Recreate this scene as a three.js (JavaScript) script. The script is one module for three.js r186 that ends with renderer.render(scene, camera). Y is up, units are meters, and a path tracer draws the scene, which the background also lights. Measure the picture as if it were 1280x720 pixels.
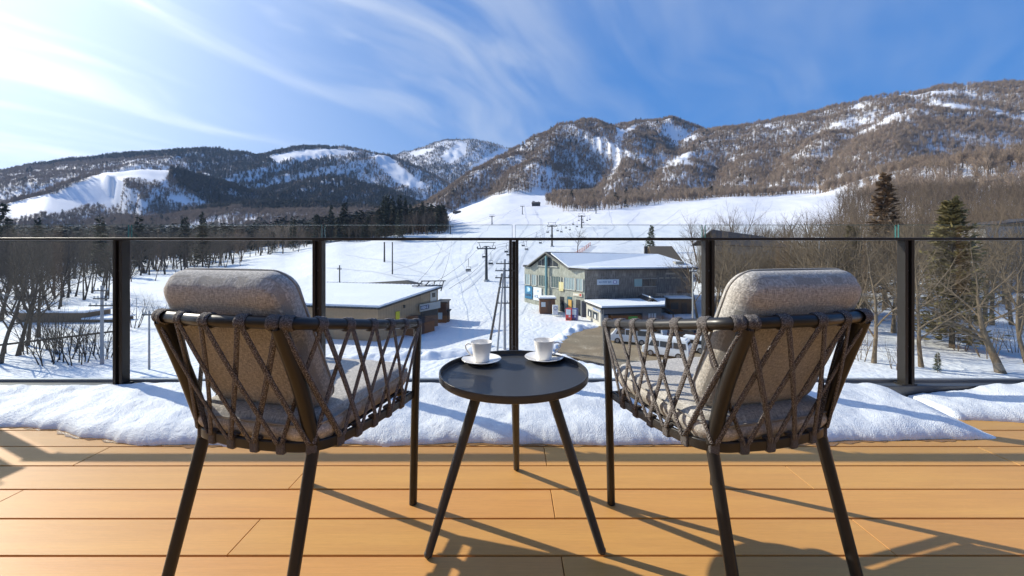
import * as THREE from 'three';
import { mergeGeometries, mergeVertices } from 'three/addons/utils/BufferGeometryUtils.js';
import { RoundedBoxGeometry } from 'three/addons/geometries/RoundedBoxGeometry.js';

// ---------------------------------------------------------------- camera, sky, sun, exposure
const renderer = new THREE.WebGLRenderer({ antialias: true });
renderer.toneMapping = THREE.LinearToneMapping;
renderer.toneMappingExposure = 1.32;
renderer.shadowMap.enabled = true;
const scene = new THREE.Scene();
const EYE = 1.0, FOCAL = 498, PX0 = 640, PY0 = 310;      // eye height, focal length and principal point of the photograph (pixels)
const camera = new THREE.PerspectiveCamera(2 * Math.atan(410 / FOCAL) * 180 / Math.PI, 1280 / 820, 0.05, 9000);
camera.position.set(0, EYE, 0);
camera.lookAt(0, EYE, -1);
camera.setViewOffset(1280, 820, 0, 100, 1280, 720);
camera.updateProjectionMatrix();

const SUN_AZ = 65.5 * Math.PI / 180, SUN_EL = 30.4 * Math.PI / 180;
const SUN = new THREE.Vector3(-Math.sin(SUN_AZ) * Math.cos(SUN_EL), Math.sin(SUN_EL), -Math.cos(SUN_AZ) * Math.cos(SUN_EL));
const sun = new THREE.DirectionalLight(new THREE.Color().setRGB(1.0, 0.93, 0.80), 4.9);
sun.position.copy(SUN).multiplyScalar(60);
sun.castShadow = true; sun.shadow.radius = 1.0; sun.shadow.mapSize.set(2048, 2048);
Object.assign(sun.shadow.camera, { left: -30, right: 30, top: 30, bottom: -30, near: 1, far: 160 });
scene.add(sun, sun.target);

// ---------------------------------------------------------------- random numbers and noise
function rng(seed) { let a = seed >>> 0; return () => { a = (a + 0x6D2B79F5) >>> 0; let t = a; t = Math.imul(t ^ (t >>> 15), t | 1); t ^= t + Math.imul(t ^ (t >>> 7), t | 61); return ((t ^ (t >>> 14)) >>> 0) / 4294967296; }; }
const PERM = new Uint8Array(512), GX = new Float32Array(256), GY = new Float32Array(256);
{ const r = rng(77), p = [...Array(256).keys()]; for (let i = 255; i > 0; i--) { const j = Math.floor(r() * (i + 1)); [p[i], p[j]] = [p[j], p[i]]; } for (let i = 0; i < 512; i++) PERM[i] = p[i & 255]; for (let i = 0; i < 256; i++) { const a = r() * Math.PI * 2; GX[i] = Math.cos(a); GY[i] = Math.sin(a); } }
function noise(x, y, wrap = 256) {        // gradient noise, -1..1, tiles every `wrap` cells
  const xi = Math.floor(x), yi = Math.floor(y), fx = x - xi, fy = y - yi;
  const w = (n) => ((n % wrap) + wrap) % wrap & 255, x0 = w(xi), x1 = w(xi + 1), y0 = w(yi), y1 = w(yi + 1);
  const u = fx * fx * fx * (fx * (fx * 6 - 15) + 10), v = fy * fy * fy * (fy * (fy * 6 - 15) + 10);
  const g = (a, b, dx, dy) => { const h = PERM[PERM[a] + b]; return GX[h] * dx + GY[h] * dy; };
  const a = g(x0, y0, fx, fy), b = g(x1, y0, fx - 1, fy), c = g(x0, y1, fx, fy - 1), d = g(x1, y1, fx - 1, fy - 1);
  return 1.5 * (a + (b - a) * u + (c - a) * v + (a - b - c + d) * u * v);
}
function fbm(x, y, oct = 4, wrap = 256) { let s = 0, a = 0.5, f = 1; for (let i = 0; i < oct; i++) { s += a * noise(x * f + i * 17, y * f + i * 31, Math.min(256, wrap * f)); a *= 0.5; f *= 2; } return s; }
const clamp = (x, a = 0, b = 1) => Math.min(b, Math.max(a, x));
const smooth = (a, b, x) => { const t = clamp((x - a) / (b - a)); return t * t * (3 - 2 * t); };
const lerp = (a, b, t) => a + (b - a) * t;

// ---------------------------------------------------------------- sky: winter blue with cirrus, whiter toward the sun
{
  const W = 2048, H = 1024, data = new Float32Array(W * H * 4), d = new THREE.Vector3();
  const bandAng = 0.50, bc = Math.cos(bandAng), bs = Math.sin(bandAng);
  for (let j = 0; j < H; j++) {
    const el = ((j + 0.5) / H - 0.5) * Math.PI;
    for (let i = 0; i < W; i++) {
      const az = ((i + 0.5) / W - 0.5) * 2 * Math.PI;
      d.set(Math.cos(el) * Math.cos(az), Math.sin(el), Math.cos(el) * Math.sin(az));
      const e = Math.max(d.y, 0), ang = Math.acos(clamp(d.dot(SUN), -1, 1));
      const hz = Math.exp(-e * 7.0), k = Math.exp(-e * 1.6);
      let r = lerp(0.010, 0.016, k) + 0.07 * hz, g = lerp(0.130, 0.265, k) + 0.08 * hz, b = lerp(0.50, 0.80, k) + 0.03 * hz;
      // air glow round the sun, broad and whitish
      const glow = 1.0 * Math.exp(-Math.pow(ang / 0.40, 2)) + 0.36 * Math.exp(-ang / 0.50) + 1.5 * Math.exp(-e * 4.2) * Math.exp(-Math.pow(ang / 0.74, 2));
      const low = 0.42 * Math.exp(-e * 8) * Math.exp(-ang / 0.8); r += low; g += low; b += low * 0.6;
      // cirrus in a plane far above, drawn out along one direction
      const q = 1 / (e + 0.10), px = d.x * q, pz = d.z * q, along = px * bs - pz * bc, across = px * bc + pz * bs;
      const wv = fbm(along * 0.5 + 3, across * 0.8, 3);
      let c = fbm(along * 0.38 + 9, across * 2.2 + wv * 1.3, 5) * 1.0 + 0.26 * fbm(along * 2.2, across * 7 + wv * 3, 4);
      const veil = fbm(along * 0.22 + 40, across * 0.55 + 11, 4);
      const cover = clamp(0.09 + 0.36 * veil + 0.60 * Math.exp(-ang / 0.62));
      const cl = clamp(smooth(-0.22, 0.58, c) * cover * 1.35) * smooth(-0.02, 0.05, d.y);
      const wisp = smooth(0.05, 0.6, fbm(along * 1.5 + 71, across * 3.2 + 5 + wv, 5)) * smooth(0.0, 0.4, veil + 0.1) * 0.42 * smooth(0.2, 0.45, e);
      const cw = clamp(cl + wisp, 0, 0.92), cb = 0.86 + 0.5 * Math.exp(-ang / 0.5);
      r = lerp(r, cb * 0.94, cw) + glow * 0.98; g = lerp(g, cb * 0.98, cw) + glow; b = lerp(b, cb * 1.02, cw) + glow * 0.93;
      const lim = 2.6, o = (j * W + i) * 4; r *= 0.73; g *= 0.73; b *= 0.73;
      if (d.y < 0) { const t = smooth(0, -0.12, d.y); r = lerp(r, 0.42, t); g = lerp(g, 0.46, t); b = lerp(b, 0.54, t); }
      data[o] = Math.min(r, lim); data[o + 1] = Math.min(g, lim); data[o + 2] = Math.min(b, lim); data[o + 3] = 1;
    }
  }
  const tex = new THREE.DataTexture(data, W, H, THREE.RGBAFormat, THREE.FloatType);
  tex.mapping = THREE.EquirectangularReflectionMapping; tex.magFilter = tex.minFilter = THREE.LinearFilter; tex.needsUpdate = true;
  scene.background = tex; scene.environment = tex;
}

// ---------------------------------------------------------------- helpers: objects
const taken = new Map();
function numbered(name) { const n = taken.get(name) || 0; taken.set(name, n + 1); return n ? name + '_' + String(n).padStart(3, '0') : name; }
function shadowed(o) { o.traverse((c) => { if (c.isMesh) { c.castShadow = true; c.receiveShadow = true; } }); return o; }
function tag(o, label, category, group, kind) { if (label) o.userData.label = label; if (category) o.userData.category = category; if (group) o.userData.group = group; if (kind) o.userData.kind = kind; return o; }
function thing(name, label, category, pos = [0, 0, 0], turn = 0, group) { const o = new THREE.Group(); o.name = numbered(name); o.position.set(...pos); o.rotation.y = turn; scene.add(o); return tag(o, label, category, group); }
function part(name, geo, mat, parent) { const m = new THREE.Mesh(Array.isArray(geo) ? (geo.length > 1 ? mergeGeometries(geo.map((g) => g.index ? g.toNonIndexed() : g)) : geo[0]) : geo, mat); m.name = name; m.castShadow = m.receiveShadow = true; parent.add(m); return m; }
function whole(name, geo, mat, label, category, group) { const m = part(numbered(name), geo, mat, scene); return tag(m, label, category, group); }
function structure(name, geo, mat, label, category) { const m = part(name, geo, mat, scene); m.userData.kind = 'structure'; return tag(m, label, category); }
function box(w, h, d, x = 0, y = 0, z = 0, ry = 0) { const g = new THREE.BoxGeometry(w, h, d); if (ry) g.rotateY(ry); g.translate(x, y, z); return g; }
function rbox(w, h, d, r, x = 0, y = 0, z = 0, seg = 2) { const g = new RoundedBoxGeometry(w, h, d, seg, r); g.translate(x, y, z); return g; }
function rod(a, b, r0, r1 = r0, n = 8, open = false) {
  const A = new THREE.Vector3(...a), B = new THREE.Vector3(...b), L = A.distanceTo(B), g = new THREE.CylinderGeometry(r1, r0, L, n, 1, open);
  g.translate(0, L / 2, 0); g.applyQuaternion(new THREE.Quaternion().setFromUnitVectors(new THREE.Vector3(0, 1, 0), B.clone().sub(A).normalize())); g.translate(A.x, A.y, A.z); return g;
}
function copyOf(o, label, group) { const c = o.clone(); c.name = numbered(o.name.replace(/_\d{3}$/, '')); c.userData = { ...o.userData }; if (label) c.userData.label = label; if (group) c.userData.group = group; scene.add(c); return c; }
// a pixel of the photograph and a distance forward -> a place in the world; and a pixel -> a place on a level plane
const at = (px, py, d) => [(px - PX0) / FOCAL * d, EYE - (py - PY0) / FOCAL * d, -d];
const onLevel = (px, py, y = 0) => at(px, py, FOCAL * (EYE - y) / (py - PY0));

// ---------------------------------------------------------------- helpers: textures and materials
function tex(w, h, fn, { srgb = false, repeat } = {}) {   // fn(u, v) -> grey or [r,g,b], 0..1
  const data = new Uint8Array(w * h * 4);
  for (let j = 0; j < h; j++) for (let i = 0; i < w; i++) { const c = fn(i / w, j / h), o = (j * w + i) * 4, a = Array.isArray(c); data[o] = 255 * clamp(a ? c[0] : c); data[o + 1] = 255 * clamp(a ? c[1] : c); data[o + 2] = 255 * clamp(a ? c[2] : c); data[o + 3] = 255; }
  const t = new THREE.DataTexture(data, w, h); t.wrapS = t.wrapT = THREE.RepeatWrapping; t.magFilter = THREE.LinearFilter; t.minFilter = THREE.LinearMipmapLinearFilter; t.generateMipmaps = true;
  if (srgb) t.colorSpace = THREE.SRGBColorSpace; if (repeat) t.repeat.set(...repeat); t.needsUpdate = true; return t;
}
const rgb = (r, g, b) => new THREE.Color().setRGB(r, g, b);
const std = (c, roughness = 0.8, o = {}) => new THREE.MeshStandardMaterial({ color: rgb(...c), roughness, ...o });
const phys = (c, roughness = 0.8, o = {}) => new THREE.MeshPhysicalMaterial({ color: rgb(...c), roughness, ...o });

class Poly0 { constructor(p) { this.p = p; this.l = [0]; for (let i = 1; i < p.length; i++) this.l.push(this.l[i - 1] + p[i].distanceTo(p[i - 1])); this.len = this.l.at(-1); }
  at(s) { s = clamp(s, 0, this.len); let i = 0; while (i < this.p.length - 2 && this.l[i + 1] < s) i++; const t = (s - this.l[i]) / Math.max(1e-9, this.l[i + 1] - this.l[i]); return this.p[i].clone().lerp(this.p[i + 1], t); }
  dir(s, e = 0.004) { return this.at(s + e).sub(this.at(s - e)).normalize(); } }

// ---------------------------------------------------------------- terrain: a valley floor, a ski field and wooded mountains
const GROUND = -10.6;
// valley floor and ski field: heights at distances forward, for several bearings (x / distance)
const BD = [0, 45, 70, 100, 170, 260, 350, 450, 600, 900, 1500, 5000];
const BU = [-3, -1.35, -1.0, -0.75, -0.58, -0.42, -0.28, 0, 0.3, 0.6, 0.85, 1.05, 1.35, 3];
const BH = [
  [-10.6, -10.6, -10.6, -10.6, -10, -8, -5, 0, 10, 20, 30, 60],
  [-10.6, -10.6, -10.6, -10.6, -10, -7, -4, 0, 10, 20, 30, 60],
  [-10.6, -10.6, -10.6, -10.6, -10, -7, -4, 0, 10, 20, 30, 60],
  [-10.6, -10.6, -10.6, -10.4, -9.5, -6, -2, 2, 10, 20, 30, 60],
  [-10.6, -10.6, -10.6, -10.2, -7.6, -1, 4, 8, 14, 20, 40, 60],
  [-10.6, -10.6, -10.5, -9.6, -4.4, 5, 11, 16, 22, 30, 50, 60],
  [-10.6, -10.6, -10.4, -9.0, -2.0, 8, 17, 25, 34, 40, 60, 60],
  [-10.6, -10.6, -10.3, -8.4, 0.5, 13, 28, 48, 80, 120, 160, 200],
  [-10.6, -10.6, -10.2, -7.8, 2.5, 18, 34, 52, 80, 120, 160, 200],
  [-10.6, -10.6, -9.6, -6.0, 5, 24, 42, 60, 84, 120, 160, 200],
  [-10.6, -10.6, -8.8, -4.5, 9, 30, 48, 66, 88, 120, 160, 200],
  [-10.6, -10.6, -8.2, -3, 14, 36, 54, 70, 90, 120, 160, 200],
  [-10.6, -10.6, -8.0, -2, 16, 40, 58, 74, 95, 120, 160, 200],
  [-10.6, -10.6, -8.0, -2, 16, 40, 58, 74, 95, 120, 160, 200]];
function hermite(p0, p1, p2, p3, t) { const m1 = (p2 - p0) / 2, m2 = (p3 - p1) / 2, t2 = t * t, t3 = t2 * t; return (2 * t3 - 3 * t2 + 1) * p1 + (t3 - 2 * t2 + t) * m1 + (-2 * t3 + 3 * t2) * p2 + (t3 - t2) * m2; }
function baseHeight(x, z) {
  const d = Math.max(-z, 0.01); if (z > -8) return GROUND;
  const u = clamp(x / d, -2.99, 2.99);
  let i = 0; while (i < BU.length - 2 && u > BU[i + 1]) i++;
  let k = 0; while (k < BD.length - 2 && d > BD[k + 1]) k++;
  const tu = (u - BU[i]) / (BU[i + 1] - BU[i]), td = clamp((d - BD[k]) / (BD[k + 1] - BD[k]));
  const row = (r) => { const R = BH[clamp(r, 0, BU.length - 1)], s = (n) => R[clamp(n, 0, BD.length - 1)]; const lo = s(k), hi = s(k + 1), e = td * td * (3 - 2 * td); return lerp(lerp(lo, hi, td), lerp(lo, hi, e), 0.25); };
  return lerp(row(i), row(i + 1), tu * tu * (3 - 2 * tu));
}
// mountain ridges: crest points measured as (bearing pixel, height pixel, distance), slope of the flanks, roundness of the crest
const crest = (pts) => pts.map((p) => at(...p));
const RIDGES = [
  { n: 'west', k: 0.40, w: 60, p: crest([[-900, 260, 1500], [-300, 236, 1800], [0, 219, 1900], [100, 203, 2000], [200, 194, 2000], [280, 189, 2000], [320, 196, 2000], [420, 220, 2000]]) },
  { n: 'west_run', k: 0.42, w: 40, p: crest([[-500, 330, 620], [-120, 276, 800], [0, 256, 900], [60, 242, 950], [125, 217, 1050], [180, 212, 1100], [228, 215, 1150], [300, 238, 1200], [380, 265, 1250]]) },
  { n: 'middle', k: 0.42, w: 60, p: crest([[290, 206, 2300], [335, 197, 2300], [385, 186, 2300], [440, 187, 2300], [465, 192, 2250], [495, 198, 2200], [545, 224, 2000], [590, 250, 1900]]) },
  { n: 'dark', k: 0.38, w: 50, p: crest([[290, 250, 1500], [340, 242, 1500], [390, 229, 1500], [430, 224, 1500], [470, 236, 1450], [520, 255, 1400]]) },
  { n: 'dark_low', k: 0.32, w: 50, p: crest([[180, 268, 1000], [260, 262, 1000], [330, 258, 1000], [400, 258, 1000], [470, 262, 950]]) },
  { n: 'peak', k: 0.5, w: 50, p: crest([[470, 200, 3500], [520, 188, 3500], [555, 177, 3500], [575, 175, 3500], [600, 177, 3500], [632, 185, 3500], [700, 205, 3500]]) },
  { n: 'centre', k: 0.60, w: 34, p: crest([[535, 262, 720], [560, 245, 800], [595, 218, 900], [640, 192, 1000], [690, 161, 1120], [735, 153, 1180], [758, 162, 1240], [790, 190, 1300]]) },
  { n: 'centre_spur', k: 0.62, w: 26, p: crest([[700, 162, 1120], [675, 195, 930], [655, 225, 780], [640, 246, 700]]) },
  { n: 'saddle', k: 0.60, w: 30, p: crest([[750, 166, 1350], [780, 158, 1330], [805, 153, 1280], [840, 150, 1250], [868, 162, 1200], [890, 166, 1150], [960, 162, 1150]]) },
  { n: 'saddle_spur', k: 0.66, w: 22, p: crest([[808, 153, 1260], [800, 178, 1050], [790, 205, 880], [772, 232, 700], [764, 250, 560]]) },
  { n: 'mid_spur', k: 0.64, w: 24, p: crest([[880, 167, 1160], [872, 182, 960], [850, 208, 800], [834, 230, 660], [826, 246, 540]]) },
  { n: 'east', k: 0.58, w: 34, p: crest([[880, 168, 1100], [940, 159, 1050], [980, 152, 1000], [1050, 139, 950], [1100, 128, 900], [1150, 117, 900], [1200, 112, 900], [1300, 112, 900], [1500, 118, 900], [2100, 150, 700]]) },
  { n: 'east_spur', k: 0.62, w: 24, p: crest([[950, 159, 1030], [945, 185, 860], [930, 215, 690], [915, 240, 560]]) },
  { n: 'east_spur_2', k: 0.62, w: 24, p: crest([[1060, 138, 930], [1040, 165, 780], [1010, 198, 640], [985, 228, 540]]) },
  { n: 'east_spur_3', k: 0.62, w: 24, p: crest([[1170, 116, 880], [1140, 140, 720], [1095, 185, 560], [1075, 215, 480]]) },
  { n: 'near_hill', k: 0.46, w: 26, p: crest([[1075, 252, 450], [1100, 236, 400], [1130, 214, 350], [1170, 207, 330], [1220, 204, 310], [1300, 200, 290], [1500, 190, 270], [1900, 190, 230]]) },
];
for (const R of RIDGES) { R.top = Math.max(...R.p.map((q) => q[1])); R.x0 = Math.min(...R.p.map((q) => q[0])); R.x1 = Math.max(...R.p.map((q) => q[0])); R.z0 = Math.min(...R.p.map((q) => q[2])); R.z1 = Math.max(...R.p.map((q) => q[2])); }
const reach = (R, x, z) => R.top - R.k * (Math.hypot(Math.max(R.x0 - x, 0, x - R.x1), Math.max(R.z0 - z, 0, z - R.z1)) - R.w);
function ridgeHeight(R, x, z) {
  let best = 1e9, h = 0; const p = R.p;
  for (let i = 0; i < p.length - 1; i++) {
    const a = p[i], b = p[i + 1], dx = b[0] - a[0], dz = b[2] - a[2], L = dx * dx + dz * dz;
    const t = clamp(((x - a[0]) * dx + (z - a[2]) * dz) / L), ex = x - a[0] - t * dx, ez = z - a[2] - t * dz, q = ex * ex + ez * ez;
    if (q < best) { best = q; h = a[1] + t * (b[1] - a[1]); }
  }
  return h - R.k * (Math.sqrt(best + R.w * R.w) - R.w);
}
const smax = (a, b, k) => { const m = clamp(0.5 + 0.5 * (a - b) / k); return lerp(b, a, m) + k * m * (1 - m); };
function trueHeight(x, z) {
  const b = baseHeight(x, z), d = Math.hypot(x, z);
  let h = b + fbm(x / 60 + 5, z / 60, 2) * 1.6 * smooth(110, 220, d) + fbm(x / 26, z / 26, 3) * 0.8 * smooth(75, 160, d) + fbm(x / 9, z / 9, 3) * 0.22 * smooth(30, 60, d);
  if (d > 150) {
    let m = b - 40;
    const wx = x + 22 * fbm(x / 190, z / 190, 3), wz = z + 22 * fbm(x / 190 + 40, z / 190, 3);
    for (const R of RIDGES) { if (reach(R, wx, wz) < m - 16) continue; m = smax(m, ridgeHeight(R, wx, wz), 14); }
    const over = m - b, up = smooth(0, 120, over);
    const gul = 1 - Math.abs(fbm(x / 120, z / 120, 4)) * 2.2, gul2 = 1 - Math.abs(fbm(x / 48 + 9, z / 48, 3)) * 2.2;
    const calm = 1 - 0.78 * smooth(0.62, 0.90, x / Math.min(z, -1)) * smooth(560, 760, d) * (1 - smooth(1450, 1800, d));
    m += calm * up * (16 * (gul - 0.6) + 5 * (gul2 - 0.6));
    h = smax(h, m, 5);
  }
  return h;
}
// polar sheet round the deck, finest in front
const AZ = []; { for (let i = 0; i <= 460; i++) AZ.push(lerp(-1.02, 1.02, i / 460)); for (let i = 1; i < 44; i++) AZ.push(lerp(1.02, 2 * Math.PI - 1.02, i / 44)); }
const RAD = []; { let r = 6; while (r < 4100) { RAD.push(r); r *= r < 60 ? 1.035 : 1.0172; } RAD.push(4500); }
const NA = AZ.length, NR = RAD.length, HT = new Float32Array(NA * NR), HORIZON = new Float32Array(NA * NR);
for (let a = 0; a < NA; a++) { let hz = -9; for (let r = 0; r < NR; r++) { const h = trueHeight(Math.sin(AZ[a]) * RAD[r], -Math.cos(AZ[a]) * RAD[r]); HT[a * NR + r] = h; HORIZON[a * NR + r] = hz; hz = Math.max(hz, (h - EYE) / RAD[r]); } }
function cell(x, z) {
  const d = Math.hypot(x, z), az = Math.atan2(x, -z);
  const fa = clamp((az + 1.02) / 2.04 * 460, 0, 459.999); let lo = 0, hi = NR - 1; while (hi - lo > 1) { const m = (lo + hi) >> 1; if (RAD[m] <= d) lo = m; else hi = m; }
  return [Math.floor(fa), fa % 1, lo, clamp((d - RAD[lo]) / (RAD[lo + 1] - RAD[lo])), d];
}
function grid(T, c) { const [a, ta, r, tr] = c, o = a * NR + r; return lerp(lerp(T[o], T[o + 1], tr), lerp(T[o + NR], T[o + NR + 1], tr), ta); }
const height = (x, z) => grid(HT, cell(x, z));
function seen(x, y, z, slack = 0.004) { const c = cell(x, z); return (y - EYE) / c[4] > grid(HORIZON, c) - slack; }
// the place where the line of sight through a pixel of the photograph meets the terrain
function hit(px, py, from = 20, to = 6000) {
  const ux = (px - PX0) / FOCAL, s = Math.sqrt(1 + ux * ux), want = -(py - PY0) / FOCAL / s;
  for (let r = from; r < to; r *= 1.012) { const x = ux / s * r, z = -r / s; if ((height(x, z) - EYE) / r >= want) return [x, height(x, z), z]; }
  const r = to; return [ux / s * r, 0, -r / s];
}
const inPoly = (P, x, z) => { let c = false; for (let i = 0, j = P.length - 1; i < P.length; j = i++) if ((P[i][1] > z) !== (P[j][1] > z) && x < (P[j][0] - P[i][0]) * (z - P[i][1]) / (P[j][1] - P[i][1]) + P[i][0]) c = !c; return c; };
const ground = (pts, from) => pts.map(([px, py]) => { const h = hit(px, py, from); return [h[0], h[2]]; });

// the parking yard is asphalt laid on the level ground
const YARD = [[690, 436], [700, 425], [716, 416], [740, 410.5], [775, 408], [830, 407], [900, 407], [930, 425], [940, 462], [880, 472], [800, 468], [735, 455], [700, 447]].map(([x, y]) => { const p = onLevel(x, y, GROUND); return [p[0], p[2]]; });
{
  const pos = [], uv = [], idx = [];
  for (let r = 0; r < NR; r++) for (let a = 0; a < NA; a++) { const x = Math.sin(AZ[a]) * RAD[r], z = -Math.cos(AZ[a]) * RAD[r]; pos.push(x, HT[a * NR + r], z); uv.push(x / 24, z / 24); }
  for (let r = 0; r < NR - 1; r++) for (let a = 0; a < NA; a++) { const b = (a + 1) % NA, i = r * NA; idx.push(i + a, i + b, i + NA + a, i + b, i + NA + b, i + NA + a); }
  const g = new THREE.BufferGeometry(); g.setAttribute('position', new THREE.Float32BufferAttribute(pos, 3)); g.setAttribute('uv', new THREE.Float32BufferAttribute(uv, 2)); g.setIndex(idx);
  g.computeVertexNormals();
  const bump = tex(1024, 1024, (u, v) => 0.5 + 0.40 * fbm(u * 4, v * 4, 5, 4) + 0.14 * fbm(u * 40, v * 40, 3, 40) + 0.14 * Math.pow(Math.abs(noise(u * 14 + 2 * noise(u * 4, v * 4, 4), v * 3, 14)), 0.35) - 0.1);
  const snowMap = tex(512, 512, (u, v) => { const n = 0.965 + 0.03 * fbm(u * 8, v * 8, 4, 8); return [n, n, n * 1.0]; });
  const mat = std([0.80, 0.81, 0.825], 0.75, { bumpMap: bump, bumpScale: 0.42, map: snowMap });
  structure('snowy_ground', g, mat, 'snow covered valley floor, ski slopes and mountain sides', 'terrain');
}
{
  const sh = new THREE.Shape(); YARD.forEach(([x, z], i) => {
    const n = YARD.length, [x2, z2] = YARD[(i + 1) % n];
    for (let k = 0; k < 6; k++) { const t = k / 6, X = lerp(x, x2, t) + 0.5 * fbm(x + t * 3, z, 2), Z = lerp(z, z2, t) + 0.5 * fbm(z + t * 3, x, 2); if (i + k === 0) sh.moveTo(X, -Z); else sh.lineTo(X, -Z); }
  });
  const g = new THREE.ShapeGeometry(sh); g.rotateX(-Math.PI / 2); g.translate(0, GROUND + 0.30, 0);
  const uv = g.attributes.position, U = []; for (let i = 0; i < uv.count; i++) U.push(uv.getX(i) / 12, uv.getZ(i) / 12); g.setAttribute('uv', new THREE.Float32BufferAttribute(U, 2));
  const map = tex(512, 512, (u, v) => { const n = 0.5 + 0.35 * fbm(u * 5, v * 5, 5, 5) + 0.15 * noise(u * 60, v * 60, 60), w = smooth(0.55, 0.8, n); return [lerp(0.52, 0.64, w) * (0.75 + 0.5 * n), lerp(0.46, 0.60, w) * (0.75 + 0.5 * n), lerp(0.37, 0.53, w) * (0.75 + 0.5 * n)]; }, { srgb: true });
  structure('asphalt_yard', g, std([1, 1, 1], 0.85, { map }), 'wet brown grey asphalt parking yard cleared of snow', 'yard');
}

// packed trails skied and driven across the snow field: shallow ribbons of rougher, greyer snow
{
  const pos = [], idx = [], r = rng(64), trail = (pts, w) => {
    const P = new Poly0(pts.map(([px, py]) => { const h = hit(px, py, 60); return new THREE.Vector3(h[0], 0, h[2]); })), n = Math.max(8, Math.round(P.len / 2.5)), o = pos.length / 3;
    for (let i = 0; i <= n; i++) { const s = P.len * i / n, c = P.at(s), d = P.dir(s), k = w * (0.7 + 0.6 * Math.abs(fbm(s / 9, w * 7, 2))) * smooth(0, 0.06, i / n) * smooth(1, 0.94, i / n), q = 1.2 * fbm(s / 22, w + 3, 2); for (const t of [-1, 1]) { const x = c.x - d.z * (t * k + q), z = c.z + d.x * (t * k + q); pos.push(x, height(x, z) + 0.05, z); } }
    for (let i = 0; i < n; i++) { const a = o + 2 * i; idx.push(a, a + 2, a + 1, a + 1, a + 2, a + 3); }
  };
  for (const [pts, w] of [[[[598, 330], [560, 352], [546, 362]], 0.9], [[[640, 300], [622, 315], [600, 338], [575, 356]], 0.5], [[[700, 272], [672, 292], [655, 320], [645, 345]], 0.6], [[[760, 262], [768, 285], [745, 305], [700, 330]], 0.5], [[[655, 258], [660, 280], [640, 310], [600, 345], [570, 372]], 0.7], [[[668, 262], [676, 275], [680, 305]], 1.1], [[[620, 275], [585, 290], [560, 310], [520, 330], [470, 345]], 0.45], [[[540, 300], [560, 318], [545, 340]], 0.4], [[[800, 265], [785, 280], [790, 300]], 0.6], [[[850, 262], [815, 285], [770, 308]], 0.5], [[[430, 318], [480, 325], [540, 345]], 0.5], [[[400, 335], [460, 340], [520, 352]], 0.6], [[[900, 255], [850, 272], [812, 295]], 0.5], [[[640, 262], [612, 282], [592, 305], [580, 330]], 0.4], [[[710, 265], [735, 280], [748, 296]], 0.6]]) trail(pts, w);
  const g = new THREE.BufferGeometry(); g.setAttribute('position', new THREE.Float32BufferAttribute(pos, 3)); g.setIndex(idx); g.computeVertexNormals(); g.setAttribute('uv', new THREE.Float32BufferAttribute(new Float32Array(pos.length / 3 * 2), 2));
  const m = structure('packed_snow_trails', g, std([0.62, 0.635, 0.665], 0.9), 'packed trails crossing the snow field', 'trail');
}

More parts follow.
